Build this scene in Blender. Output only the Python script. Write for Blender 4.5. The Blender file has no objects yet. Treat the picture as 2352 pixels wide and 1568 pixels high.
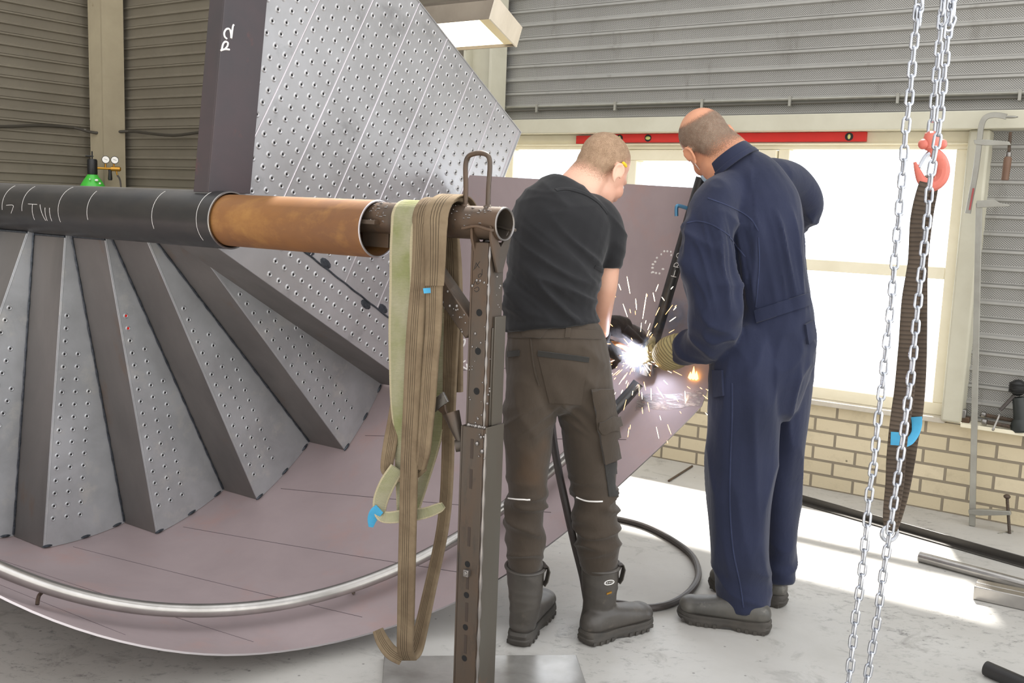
import bpy, bmesh, math, random
import numpy as np
from mathutils import Vector, Matrix, noise
from mathutils.bvhtree import BVHTree
random.seed(7)
SC = bpy.context.scene
COL = SC.collection
RAD = math.radians
# ------------------------------------------------------------------ camera
FPX = 2270.0                       # focal length in pixels of a 2352 px wide frame
PITCH, ROLL, EYE = RAD(7.85), RAD(-2.17), 1.45
_f = np.array([0, math.cos(PITCH), -math.sin(PITCH)])
_r = np.array([1.0, 0, 0]); _d = -np.cross(_r, _f)
_cr, _sr = math.cos(ROLL), math.sin(ROLL)
CM = np.array([_cr*_r + _sr*_d, -_sr*_r + _cr*_d, _f])
CC = np.array([0, 0, EYE])
cam_data = bpy.data.cameras.new('camera'); cam_data.sensor_width = 36; cam_data.lens = FPX/2352*36
cam_data.clip_start = .05; cam_data.clip_end = 200
cam = bpy.data.objects.new('camera', cam_data); COL.objects.link(cam)
mw = Matrix.Identity(4)
for i in range(3):
    mw[i][0] = CM[0][i]; mw[i][1] = -CM[1][i]; mw[i][2] = -CM[2][i]; mw[i][3] = CC[i]
cam.matrix_world = mw
SC.camera = cam

def V3(*p): return np.array(p, float)
def ray(px, py):
    d = CM.T @ np.array([(px-1176)/FPX, (py-784)/FPX, 1.0]); return d/np.linalg.norm(d)
def at(px, py, Y):                 # the point of a sight line at distance Y into the hall
    d = ray(px, py); return CC + d*(Y/d[1])
def onp(px, py, P, n):             # ... on a plane
    d = ray(px, py); return CC + d*(np.dot(P-CC, n)/np.dot(d, n))
def onfloor(px, py, z=0.0):
    d = ray(px, py); return CC + d*((z-EYE)/d[2])
def mpp(p):                        # metres per photo pixel at a point
    return float((CM @ (np.asarray(p)-CC))[2])/FPX
# main directions of the hall
AL = RAD(34)
A = V3(math.cos(AL), -math.sin(AL), 0)       # along the window wall, to the right
N = V3(math.sin(AL), math.cos(AL), 0)        # out through the window wall
Z = V3(0, 0, 1)
W0 = V3(.9995, 5.6403, 0)
def wall(u, z, off=0.0): return W0 + A*u + Z*z - N*off      # off = into the room
def onwall(px, py, off=0.0): return onp(px, py, W0-N*off, N)

# ------------------------------------------------------------------ materials
def lin(h):
    h = h.lstrip('#'); o = []
    for i in (0, 2, 4):
        c = int(h[i:i+2], 16)/255; o.append(c/12.92 if c <= .04045 else ((c+.055)/1.055)**2.4)
    return (*o, 1)
class NT:
    def __init__(s, mat):
        mat.use_nodes = True; s.t = mat.node_tree; s.n = s.t.nodes; s.l = s.t.links
    def new(s, ty, **kw):
        n = s.n.new(ty)
        for k, v in kw.items(): setattr(n, k, v)
        return n
    def set(s, n, **kw):
        for k, v in kw.items():
            i = n.inputs[k.replace('_', ' ')] if isinstance(k, str) else n.inputs[k]
            if isinstance(v, bpy.types.NodeSocket): s.l.new(v, i)
            else: i.default_value = v
        return n
    def math(s, op, a, b=None, c=None):
        n = s.new('ShaderNodeMath', operation=op)
        for i, v in enumerate((a, b, c)):
            if v is None: continue
            if isinstance(v, bpy.types.NodeSocket): s.l.new(v, n.inputs[i])
            else: n.inputs[i].default_value = v
        return n.outputs[0]
    def mix(s, fac, a, b):
        n = s.new('ShaderNodeMix', data_type='RGBA')
        for i, v in ((0, fac), (6, a), (7, b)):
            if isinstance(v, bpy.types.NodeSocket): s.l.new(v, n.inputs[i])
            else: n.inputs[i].default_value = v
        return n.outputs[2]
    def coords(s, kind='Object', scale=(1, 1, 1), rot=(0, 0, 0)):
        tc = s.new('ShaderNodeTexCoord'); m = s.new('ShaderNodeMapping')
        m.inputs['Scale'].default_value = scale; m.inputs['Rotation'].default_value = rot
        s.l.new(tc.outputs[kind], m.inputs['Vector']); return m.outputs[0]
    def noise(s, vec, scale, detail=4, rough=.55, dist=0):
        n = s.new('ShaderNodeTexNoise'); s.l.new(vec, n.inputs['Vector'])
        n.inputs['Scale'].default_value = scale; n.inputs['Detail'].default_value = detail
        n.inputs['Roughness'].default_value = rough; n.inputs['Distortion'].default_value = dist
        return n.outputs['Fac']
    def ramp(s, fac, lo, hi):
        n = s.new('ShaderNodeMapRange', clamp=True); s.l.new(fac, n.inputs[0])
        n.inputs[1].default_value = lo; n.inputs[2].default_value = hi; return n.outputs[0]
    def bump(s, h, strength=.3, dist=.002):
        n = s.new('ShaderNodeBump'); s.l.new(h, n.inputs['Height'])
        n.inputs['Strength'].default_value = strength; n.inputs['Distance'].default_value = dist
        return n.outputs[0]
def base(name):
    m = bpy.data.materials.new(name); t = NT(m); b = t.n['Principled BSDF']; return m, t, b
def mat(name, col, rough=.5, metal=0.0, col2=None, scale=6, lo=.35, hi=.7, stretch=(1, 1, 1), col3=None, scale3=25, lo3=.55, hi3=.75,
        bump=0.0, bscale=60, bdist=.002, rvar=.0, spec=.5, coat=0.0):
    m, t, b = base(name); v = t.coords('Object', stretch)
    c = lin(col)
    if col2:
        c = t.mix(t.ramp(t.noise(v, scale, 5, .6, .3), lo, hi), c, lin(col2))
    if col3:
        c = t.mix(t.ramp(t.noise(v, scale3, 6, .65), lo3, hi3), c, lin(col3))
    if isinstance(c, tuple): b.inputs['Base Color'].default_value = c
    else: t.l.new(c, b.inputs['Base Color'])
    b.inputs['Metallic'].default_value = metal; b.inputs['Roughness'].default_value = rough
    b.inputs['Specular IOR Level'].default_value = spec; b.inputs['Coat Weight'].default_value = coat
    if rvar:
        r = t.math('MULTIPLY_ADD', t.noise(v, scale*2.3, 4), rvar*2, rough-rvar)
        t.l.new(r, b.inputs['Roughness'])
    if bump:
        t.l.new(t.bump(t.noise(t.coords('Object'), bscale, 4), bump, bdist), b.inputs['Normal'])
    return m
def emit(name, col, strength):
    m, t, b = base(name)
    b.inputs['Base Color'].default_value = (0, 0, 0, 1)
    b.inputs['Emission Color'].default_value = lin(col); b.inputs['Emission Strength'].default_value = strength
    return m
M = {}
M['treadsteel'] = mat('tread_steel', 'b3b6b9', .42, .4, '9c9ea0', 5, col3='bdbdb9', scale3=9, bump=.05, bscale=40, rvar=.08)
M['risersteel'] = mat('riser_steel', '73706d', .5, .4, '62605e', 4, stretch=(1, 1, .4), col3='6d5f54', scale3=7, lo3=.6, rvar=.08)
M['landingsteel'] = mat('landing_steel', 'b9b9bb', .36, .5, 'a8a7a8', 4, col3='858485', scale3=5, lo3=.58, hi3=.8, rvar=.07, bump=.03, bscale=25)
M['mill'] = mat('mill_scale_steel', 'aa9b9c', .48, .2, '9d8f90', 2.2, col3='ad918c', scale3=4, lo3=.55, hi3=.8, rvar=.07, bump=.03, bscale=14)
M['channel'] = mat('channel_steel', '4c4244', .5, .3, '433f41', 4, col3='6d4640', scale3=6, lo3=.6, rvar=.08)
M['blackpipe'] = mat('black_pipe', '2e2e2f', .36, .25, '3a3836', 6, stretch=(1, 1, 3), rvar=.1)
M['rustpipe'] = mat('rusty_pipe', '84592f', .6, .1, '6f4b30', 5, stretch=(.5, 1, 1), col3='a67a40', scale3=7, lo3=.5, hi3=.8, rvar=.1, bump=.06, bscale=120)
M['standsteel'] = mat('stand_steel', '4f4841', .46, .4, '5d4837', 7, stretch=(1, 1, .35), col3='3d3834', scale3=22, rvar=.12, bump=.12, bscale=70)
M['standgrey'] = mat('stand_grey_steel', '5f5b53', .42, .65, '5a5148', 5, stretch=(1, 1, .3), col3='7b5a42', scale3=6, lo3=.66, rvar=.1)
M['spatter'] = mat('weld_spatter', '8c8784', .3, .8)
M['bright'] = mat('bright_steel', '9d9a96', .28, .95, '858280', 8, stretch=(1, 1, .3), rvar=.06)
M['railsteel'] = mat('rail_steel', 'b7b4b0', .25, .85, 'a09d99', 8, rvar=.05)
M['zinc'] = mat('zinc_chain', 'c3c6cd', .25, .9, 'a9adb5', 30, rvar=.06)
M['darkhole'] = mat('hole_dark', '0c0c0d', .8)
M['weld'] = mat('weld_bead', '3c4248', .4, .7, '5b6168', 60, bump=.5, bscale=160, bdist=.003)
M['baseplate'] = mat('base_plate_steel', 'b3b1ad', .33, .5, '8d8a84', 6, rvar=.1)
M['edge'] = mat('sheared_edge', 'b4aeb0', .35, .8)
M['chalk'] = mat('chalk', 'e9e6e2', .9)
M['marker'] = mat('marker_ink', '1d1d1f', .7)
M['cream'] = mat('cream_frame', 'f1ead2', .5, 0, 'e8e0c6', 5, col3='b9a98a', scale3=30, lo3=.7, hi3=.85)
M['beam'] = mat('beige_beam', 'c9c6b4', .5, 0, 'bdb9a6', 4, col3='9b937e', scale3=16, lo3=.68, hi3=.85)
M['column'] = mat('beige_column', 'aa9f86', .5, 0, '9d927b', 3, col3='7c6c55', scale3=9, lo3=.68)
M['red'] = mat('red_level', 'e0281f', .35, 0, 'd2241c', 5)
M['vial'] = mat('vial', 'd3d98a', .15)
M['black'] = mat('black_plastic', '1b1b1c', .45)
M['steelgrey'] = mat('steel_grey', 'a7a69e', .4, .6, '97958d', 10, rvar=.08)
M['wood'] = mat('wood_handle', '6f5442', .55, 0, '5c4435', 14, stretch=(4, 4, .6))
M['green'] = mat('green_paint', '46b53e', .35)
M['brass'] = mat('brass', 'b98a3c', .35, .9)
M['white'] = mat('white_face', 'efece6', .5)
M['rubber'] = mat('rubber_hose', '3d3836', .5, 0, '48413e', 20)
M['redhook'] = mat('hook_paint', 'cd7262', .42, .05, 'bd6355', 14)
M['lamphouse'] = mat('lamp_housing', '8f8577', .6, 0, '7d7366', 6, col3='c3bbad', scale3=12, lo3=.68)
M['lampend'] = mat('lamp_end', 'e6dccb', .6, 0, 'd9cfbd', 6)
M['skin1'] = mat('skin_pale', 'e3b59c', .5, 0, 'dca58d', 9, bump=.05, bscale=250)
M['skin2'] = mat('skin_ruddy', 'd59a78', .47, 0, 'c98a6b', 9, bump=.05, bscale=250)
M['glow_lamp'] = emit('lamp_light', 'fff3d6', 3.0)
M['arc'] = emit('arc_light', 'dfe6ff', 35.0)
M['spark'] = emit('spark_glow', 'ffb066', 9.0)
M['bluetag'] = mat('blue_tag', '3f9cc4', .6, 0, '3388b0', 20)
M['gumsole'] = mat('shoe_sole', '3a3733', .7, 0, '47423c', 20)
M['leather1'] = mat('boot_leather', '3f3b37', .5, 0, '4d4842', 10, col3='625b52', scale3=20, lo3=.6, bump=.15, bscale=120, rvar=.08)
M['leather2'] = mat('shoe_leather', '474541', .45, 0, '5b5852', 10, col3='7a766d', scale3=16, lo3=.62, bump=.1, bscale=120, rvar=.08)

def fabric(name, col, col2, scale=5, weave=900, rough=.85, stain=None, lo=.35, hi=.7, bstr=.25):
    m, t, b = base(name); v = t.coords('Object')
    c = t.mix(t.ramp(t.noise(v, scale, 6, .6, .4), lo, hi), lin(col), lin(col2))
    if stain: c = t.mix(t.math('MULTIPLY', t.ramp(t.noise(v, 3.1, 3, .5), .62, .75), .55), c, lin(stain))
    t.l.new(c, b.inputs['Base Color']); b.inputs['Roughness'].default_value = rough
    b.inputs['Specular IOR Level'].default_value = .2
    b.inputs['Sheen Weight'].default_value = .15
    n1 = t.noise(v, weave, 2, .5)
    n2 = t.noise(t.coords('Object', (1, 1, .5)), 22, 4, .6, .6)
    h = t.math('ADD', t.math('MULTIPLY', n1, .12), n2)
    t.l.new(t.bump(h, bstr, .012), b.inputs['Normal'])
    return m
M['tshirt'] = fabric('black_cotton', '1c1c1e', '222224', 5, bstr=.12)
M['trousers'] = fabric('olive_workwear', '483f36', '3c342c', 4, stain='58402a', bstr=.25)
M['trousersdark'] = fabric('dark_panel', '2c2b29', '353330', 8)
M['coverall'] = fabric('navy_coverall', '282d44', '202538', 3.5, bstr=.22, lo=.3, hi=.75)
M['coverallseam'] = fabric('navy_seam', '343b57', '292f47', 12)
M['glovedark'] = fabric('black_glove', '232021', '332b29', 14)
def ribbed(name, col, col2, axis_scale, stripe, depth=.5, edge=None):
    m, t, b = base(name)
    uv = t.new('ShaderNodeTexCoord').outputs['UV']
    sp = t.new('ShaderNodeSeparateXYZ'); t.l.new(uv, sp.inputs[0])
    w = t.math('SINE', t.math('MULTIPLY', sp.outputs[1], axis_scale*2*math.pi))
    w01 = t.math('MULTIPLY_ADD', w, .5, .5)
    v = t.coords('Object')
    c = t.mix(t.ramp(t.noise(v, 7, 5, .6), .38, .66), lin(col), lin(col2))
    c = t.mix(t.math('MULTIPLY', t.math('POWER', w01, 3), depth), c, lin(stripe))
    if edge:
        e = t.math('SUBTRACT', 1.0, t.ramp(t.math('ABSOLUTE', t.math('SUBTRACT', sp.outputs[0], .5)), .40, .37))
        c = t.mix(e, c, lin(edge))
    t.l.new(c, b.inputs['Base Color']); b.inputs['Roughness'].default_value = .9
    b.inputs['Specular IOR Level'].default_value = .15
    t.l.new(t.bump(w01, .4, .003), b.inputs['Normal'])
    return m
def lined(name, col, col2, dark, lines, width=.018):
    """webbing sewn with dark lengthwise seams (u across the strap)"""
    m, t, b = base(name)
    uv = t.new('ShaderNodeTexCoord').outputs['UV']
    sp = t.new('ShaderNodeSeparateXYZ'); t.l.new(uv, sp.inputs[0])
    v = t.coords('Object')
    c = t.mix(t.ramp(t.noise(v, 9, 6, .62, .4), .34, .68), lin(col), lin(col2))
    acc = None
    for u in lines:
        d = t.ramp(t.math('ABSOLUTE', t.math('SUBTRACT', sp.outputs[0], u)), width, width*.4)
        acc = d if acc is None else t.math('MAXIMUM', acc, d)
    c = t.mix(t.math('MULTIPLY', acc, .85), c, lin(dark))
    t.l.new(c, b.inputs['Base Color']); b.inputs['Roughness'].default_value = .9
    b.inputs['Specular IOR Level'].default_value = .15
    h = t.math('SUBTRACT', t.noise(v, 30, 4), t.math('MULTIPLY', acc, .6))
    t.l.new(t.bump(h, .5, .004), b.inputs['Normal'])
    return m
M['greenweb'] = ribbed('green_webbing', 'a19d84', '86895f', 255, '5a5743', .45, 'aea488')
M['tanweb'] = lined('tan_sling', '83735d', '6a5b49', '2f2821', (.3, .42, .54, .66))
M['greyweb'] = ribbed('grey_webbing', '5d5248', '4c433b', 110, '2f2a26', .6)
M['glovestripe'] = ribbed('striped_glove', 'b0a679', 'a0926a', 9, '5a5347', .75)

# ------------------------------------------------------------------ mesh building
def nrm(v):
    v = np.asarray(v, float); return v/max(np.linalg.norm(v), 1e-12)
class MB:
    def __init__(s): s.v = []; s.f = []; s.m = []; s.uv = []
    def add(s, vs, fs, mi=0, uvs=None):
        o = len(s.v); s.v += [tuple(map(float, p)) for p in vs]
        for i, f in enumerate(fs):
            s.f.append([k+o for k in f]); s.m.append(mi)
            s.uv.append([uvs[k] for k in f] if uvs is not None else None)
        return s
    def box(s, c, size, ax=(V3(1, 0, 0), V3(0, 1, 0), V3(0, 0, 1)), mi=0):
        c = np.asarray(c, float); vs = []
        for i in (-1, 1):
            for j in (-1, 1):
                for k in (-1, 1):
                    vs.append(c+ax[0]*i*size[0]/2+ax[1]*j*size[1]/2+ax[2]*k*size[2]/2)
        fs = [(0, 1, 3, 2), (4, 6, 7, 5), (0, 4, 5, 1), (2, 3, 7, 6), (0, 2, 6, 4), (1, 5, 7, 3)]
        if np.dot(np.cross(ax[0], ax[1]), ax[2]) < 0: fs = [f[::-1] for f in fs]
        return s.add(vs, fs, mi)
    def prism(s, poly, ext, mi=0):
        """polygon (3D points) extruded by vector ext"""
        n = len(poly); vs = [np.asarray(p, float) for p in poly]; vs += [p+ext for p in vs[:n]]
        nn = sum(np.cross(vs[i], vs[(i+1) % n]) for i in range(n))
        fl = np.dot(nn, ext) < 0
        fs = [tuple(range(n))[::-1], tuple(range(n, 2*n))]+[(i, (i+1) % n, n+(i+1) % n, n+i) for i in range(n)]
        if fl: fs = [f[::-1] for f in fs]
        return s.add(vs, fs, mi)
    def tube(s, path, rad, seg=12, closed=False, caps=True, mi=0, up=None):
        P = [np.asarray(p, float) for p in path]; n = len(P)
        if not hasattr(rad, '__len__'): rad = [rad]*n
        T = []
        for i in range(n):
            if closed: t = P[(i+1) % n]-P[i-1]
            else: t = P[min(i+1, n-1)]-P[max(i-1, 0)]
            T.append(nrm(t))
        r = up if up is not None else (V3(0, 0, 1) if abs(T[0][2]) < .9 else V3(1, 0, 0))
        X = nrm(r-T[0]*np.dot(r, T[0])); vs = []; uvs = []
        L = 0
        for i in range(n):
            if i: L += np.linalg.norm(P[i]-P[i-1])
            X = nrm(X-T[i]*np.dot(X, T[i])); Y = np.cross(T[i], X)
            for k in range(seg):
                a = 2*math.pi*k/seg; vs.append(P[i]+rad[i]*(math.cos(a)*X+math.sin(a)*Y)); uvs.append((k/seg, L))
        fs = []
        for i in range(n if closed else n-1):
            j = (i+1) % n
            for k in range(seg):
                l = (k+1) % seg; fs.append((i*seg+k, i*seg+l, j*seg+l, j*seg+k))
        if caps and not closed:
            fs.append(tuple(range(seg))[::-1]); fs.append(tuple((n-1)*seg+k for k in range(seg)))
        return s.add(vs, fs, mi, uvs)
    def pipe(s, p0, p1, ro, ri, seg=32, mi=0):
        """hollow pipe with wall"""
        p0 = np.asarray(p0, float); p1 = np.asarray(p1, float); t = nrm(p1-p0)
        r = V3(0, 0, 1) if abs(t[2]) < .9 else V3(1, 0, 0); X = nrm(r-t*np.dot(r, t)); Y = np.cross(t, X)
        vs = []
        for p, q in ((p0, ro), (p1, ro), (p1, ri), (p0, ri)):
            for k in range(seg):
                a = 2*math.pi*k/seg; vs.append(p+q*(math.cos(a)*X+math.sin(a)*Y))
        fs = []
        for i in range(4):
            j = (i+1) % 4
            for k in range(seg):
                l = (k+1) % seg; fs.append((i*seg+k, i*seg+l, j*seg+l, j*seg+k))
        return s.add(vs, fs, mi)
    def lathe(s, c, axis, prof, seg=24, mi=0):
        """profile [(r, h)] about axis at c"""
        axis = nrm(axis); r = V3(0, 0, 1) if abs(axis[2]) < .9 else V3(1, 0, 0); X = nrm(np.cross(r, axis)); Y = np.cross(axis, X)
        vs = []; n = len(prof)
        for (q, h) in prof:
            for k in range(seg):
                a = 2*math.pi*k/seg; vs.append(np.asarray(c)+axis*h+q*(math.cos(a)*X+math.sin(a)*Y))
        fs = []
        for i in range(n-1):
            for k in range(seg):
                l = (k+1) % seg; fs.append((i*seg+k, i*seg+l, (i+1)*seg+l, (i+1)*seg+k))
        if prof[0][0] > 1e-6: fs.append(tuple(range(seg))[::-1])
        if prof[-1][0] > 1e-6: fs.append(tuple((n-1)*seg+k for k in range(seg)))
        return s.add(vs, fs, mi)
    def ball(s, c, r, seg=10, mi=0, ax=None):
        r = (r, r, r) if not hasattr(r, '__len__') else r
        ax = ax or (V3(1, 0, 0), V3(0, 1, 0), V3(0, 0, 1)); vs = []; rows = max(4, seg//2+1)
        vs.append(np.asarray(c)-ax[2]*r[2])
        for i in range(1, rows):
            ph = -math.pi/2+math.pi*i/rows
            for k in range(seg):
                a = 2*math.pi*k/seg
                vs.append(np.asarray(c)+ax[0]*r[0]*math.cos(ph)*math.cos(a)+ax[1]*r[1]*math.cos(ph)*math.sin(a)+ax[2]*r[2]*math.sin(ph))
        vs.append(np.asarray(c)+ax[2]*r[2]); fs = []
        for k in range(seg): fs.append((0, 1+(k+1) % seg, 1+k))
        for i in range(rows-2):
            for k in range(seg):
                l = (k+1) % seg; b0 = 1+i*seg; b1 = b0+seg; fs.append((b0+k, b0+l, b1+l, b1+k))
        t = len(vs)-1; b0 = 1+(rows-2)*seg
        for k in range(seg): fs.append((b0+k, b0+(k+1) % seg, t))
        return s.add(vs, fs, mi)
    def ribbon(s, P, W, Nn, th, mi=0):
        """strap along P with half width vectors W, face normals Nn, thickness th; rounded edges; uv = (across, metres)"""
        vs = []; uvs = []; L = 0; n = len(P); sec = [(-1, -.25), (-.9, -.5), (-.45, -.5), (0, -.5), (.45, -.5), (.9, -.5), (1, -.25), (1, .25), (.9, .5), (.45, .5), (0, .5), (-.45, .5), (-.9, .5), (-1, .25)]
        k = len(sec)
        for i in range(n):
            if i: L += np.linalg.norm(P[i]-P[i-1])
            for (x, y) in sec:
                vs.append(P[i]+W[i]*x+Nn[i]*y*th); uvs.append((x*.5+.5, L))
        fs = []
        for i in range(n-1):
            for j in range(k):
                l = (j+1) % k; fs.append((i*k+j, i*k+l, (i+1)*k+l, (i+1)*k+j))
        fs.append(tuple(range(k))[::-1]); fs.append(tuple((n-1)*k+j for j in range(k)))
        return s.add(vs, fs, mi, uvs)
    def dimple(s, c, X, Y, n, ro=.012, ri=.0068, h=.0035, seg=12, mi=0, mh=1):
        vs = []
        for (r, z) in ((ro, 0), ((ro+ri)/2, h*.5), (ri*1.08, h), (ri*.95, h*.92), (ri*.58, .0006)):
            for k in range(seg):
                a = 2*math.pi*k/seg; vs.append(c+r*(math.cos(a)*X+math.sin(a)*Y)+n*z)
        fs = []
        for i in range(4):
            for k in range(seg):
                l = (k+1) % seg; fs.append((i*seg+k, i*seg+l, (i+1)*seg+l, (i+1)*seg+k))
        if np.dot(np.cross(X, Y), n) < 0: fs = [f[::-1] for f in fs]
        s.add(vs, fs, mi)
        f = tuple(4*seg+k for k in range(seg))
        s.add(vs[4*seg:], [tuple(range(seg)) if np.dot(np.cross(X, Y), n) > 0 else tuple(range(seg))[::-1]], mh)
        return s
    def build(s, name, mats, parent=None, smooth=30, bevel=0, bseg=2):
        me = bpy.data.meshes.new(name); me.from_pydata(s.v, [], s.f)
        if not isinstance(mats, (list, tuple)): mats = [mats]
        for m in mats: me.materials.append(m)
        me.polygons.foreach_set('material_index', s.m)
        if any(u is not None for u in s.uv):
            ul = me.uv_layers.new(name='uv'); i = 0; buf = []
            for f, u in zip(s.f, s.uv):
                for k in range(len(f)): buf += (u[k] if u is not None else (0, 0))
            ul.data.foreach_set('uv', buf)
        me.update()
        if smooth:
            me.polygons.foreach_set('use_smooth', [True]*len(me.polygons))
            try: me.set_sharp_from_angle(angle=RAD(smooth))
            except Exception: pass
        o = bpy.data.objects.new(name, me); COL.objects.link(o)
        if bevel:
            b = o.modifiers.new('bevel', 'BEVEL'); b.width = bevel; b.segments = bseg; b.limit_method = 'ANGLE'; b.angle_limit = RAD(40)
        if parent is not None: link(o, parent)
        return o
def link(o, parent):
    o.parent = parent; o.matrix_parent_inverse = Matrix.Identity(4)
    # all meshes are written in world coordinates; shift by the chain of parents
    off = Vector((0, 0, 0)); p = parent
    while p is not None: off += p.location; p = p.parent
    o.location = Vector(o.location)-off
def thing(name, label, cat, loc, group=None):
    o = bpy.data.objects.new(name, None); COL.objects.link(o); o.empty_display_size = .05
    o.location = Vector([float(x) for x in loc]); return tag(o, label, cat, group)
def tag(o, label, cat, group=None, kind=None):
    o['label'] = label; o['category'] = cat
    if group: o['group'] = group
    if kind: o['kind'] = kind
    return o
def struct(o): o['kind'] = 'structure'; return o
def cat_path(pts, n=6, closed=False):
    """Catmull-Rom through points (any dimension)"""
    P = [np.asarray(p, float) for p in pts]; out = []; m = len(P)
    rng = range(m) if closed else range(m-1)
    for i in rng:
        if closed: p0, p1, p2, p3 = P[i-1], P[i], P[(i+1) % m], P[(i+2) % m]
        else: p0, p1, p2, p3 = P[max(i-1, 0)], P[i], P[i+1], P[min(i+2, m-1)]
        for k in range(n):
            t = k/n
            out.append(.5*((2*p1)+(-p0+p2)*t+(2*p0-5*p1+4*p2-p3)*t*t+(-p0+3*p1-3*p2+p3)*t**3))
    if not closed: out.append(P[-1])
    return out
def strokes(mb, lines, fn, r=.0025, seg=6):
    """chalk writing: polylines given in 2D and put in place by fn"""
    for ln in lines:
        mb.tube([fn(*p) for p in cat_path(ln, 6)], r, seg)
    return mb
# ------------------------------------------------------------------ light
world = bpy.data.worlds.new('hall_and_sky'); SC.world = world; world.use_nodes = True
wt = world.node_tree; wn = wt.nodes; wl = wt.links; bg = wn['Background']
tcw = wn.new('ShaderNodeTexCoord')
def wmath(op, a, b=None):
    n = wn.new('ShaderNodeMath'); n.operation = op
    for i, v in enumerate((a, b)):
        if v is None: continue
        if isinstance(v, bpy.types.NodeSocket): wl.new(v, n.inputs[i])
        else: n.inputs[i].default_value = v
    return n.outputs[0]
dot = wn.new('ShaderNodeVectorMath'); dot.operation = 'DOT_PRODUCT'
wl.new(tcw.outputs['Generated'], dot.inputs[0]); dot.inputs[1].default_value = (N[0], N[1], 0)
sep = wn.new('ShaderNodeSeparateXYZ'); wl.new(tcw.outputs['Generated'], sep.inputs[0])
mr = wn.new('ShaderNodeMapRange'); mr.clamp = True; wl.new(dot.outputs['Value'], mr.inputs[0]); mr.inputs[1].default_value = .1; mr.inputs[2].default_value = .3
mu = wn.new('ShaderNodeMapRange'); mu.clamp = True; wl.new(sep.outputs[2], mu.inputs[0]); mu.inputs[1].default_value = .25; mu.inputs[2].default_value = .75
md = wn.new('ShaderNodeMapRange'); md.clamp = True; wl.new(sep.outputs[2], md.inputs[0]); md.inputs[1].default_value = .62; md.inputs[2].default_value = .45
hall = wn.new('ShaderNodeMix'); hall.data_type = 'RGBA'; wl.new(mu.outputs[0], hall.inputs[0])
hall.inputs[6].default_value = (1.12, 1.10, 1.07, 1); hall.inputs[7].default_value = (1.3, 1.31, 1.33, 1)
outm = wn.new('ShaderNodeMix'); outm.data_type = 'RGBA'; wl.new(wmath('MULTIPLY', mr.outputs[0], md.outputs[0]), outm.inputs[0])
wl.new(hall.outputs[2], outm.inputs[6]); outm.inputs[7].default_value = (3.3, 3.5, 3.8, 1)
dota = wn.new('ShaderNodeVectorMath'); dota.operation = 'DOT_PRODUCT'
wl.new(tcw.outputs['Generated'], dota.inputs[0]); dota.inputs[1].default_value = (A[0], A[1], 0)
ma = wn.new('ShaderNodeMapRange'); ma.clamp = True; wl.new(dota.outputs['Value'], ma.inputs[0]); ma.inputs[1].default_value = -.4; ma.inputs[2].default_value = .8; ma.inputs[3].default_value = .85; ma.inputs[4].default_value = 1.7
side = wn.new('ShaderNodeVectorMath'); side.operation = 'SCALE'; wl.new(hall.outputs[2], side.inputs[0]); wl.new(ma.outputs[0], side.inputs['Scale'])
wl.new(side.outputs[0], outm.inputs[6])
wl.new(outm.outputs[2], bg.inputs['Color']); bg.inputs['Strength'].default_value = 1.0
sun = bpy.data.lights.new('sun', 'SUN'); sun.energy = 12; sun.angle = RAD(2.2); sun.color = (1, .96, .9)
so = bpy.data.objects.new('sun', sun); COL.objects.link(so)
sd = Vector((-.32, -1.454, -1.70)).normalized()
so.rotation_euler = sd.to_track_quat('-Z', 'Y').to_euler(); so.location = (4, 12, 10)
vs_ = SC.view_settings; vs_.view_transform = 'Standard'; vs_.look = 'None'; vs_.gamma = 1; vs_.use_curve_mapping = False; vs_.exposure = 0.17

# ------------------------------------------------------------------ floor
def floor_mat():
    m, t, b = base('concrete_floor'); v = t.coords('Object')
    c = t.mix(t.ramp(t.noise(v, 1.3, 6, .6, .3), .35, .7), lin('bab8b3'), lin('a8a59f'))
    c = t.mix(t.math('MULTIPLY', t.ramp(t.noise(v, 5, 8, .7, .8), .56, .72), .6), c, lin('6a665f'))
    # dark scuffs and grinding dust
    sc = t.noise(t.coords('Object', (1, 1.7, 1), (0, 0, .6)), 15, 10, .8, .35)
    big = t.ramp(t.noise(v, .9, 3, .5), .47, .62)
    c = t.mix(t.math('MULTIPLY', t.math('MULTIPLY', t.ramp(sc, .53, .68), big), .9), c, lin('3f3e3d'))
    # small dark spots
    vo = t.new('ShaderNodeTexVoronoi'); t.l.new(v, vo.inputs['Vector']); vo.inputs['Scale'].default_value = 13; vo.inputs['Randomness'].default_value = 1
    c = t.mix(t.math('MULTIPLY', t.ramp(vo.outputs['Distance'], .075, .04), .6), c, lin('4a4744'))
    t.l.new(c, b.inputs['Base Color'])
    t.l.new(t.math('MULTIPLY_ADD', t.noise(v, 4, 5), .3, .42), b.inputs['Roughness'])
    b.inputs['Specular IOR Level'].default_value = .4
    t.l.new(t.bump(t.noise(v, 40, 6), .15, .003), b.inputs['Normal'])
    return m
fl = MB(); fl.add([(-9, -4, 0), (9, -4, 0), (9, 11, 0), (-9, 11, 0)], [(0, 1, 2, 3)])
struct(fl.build('floor', floor_mat(), smooth=0))

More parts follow.
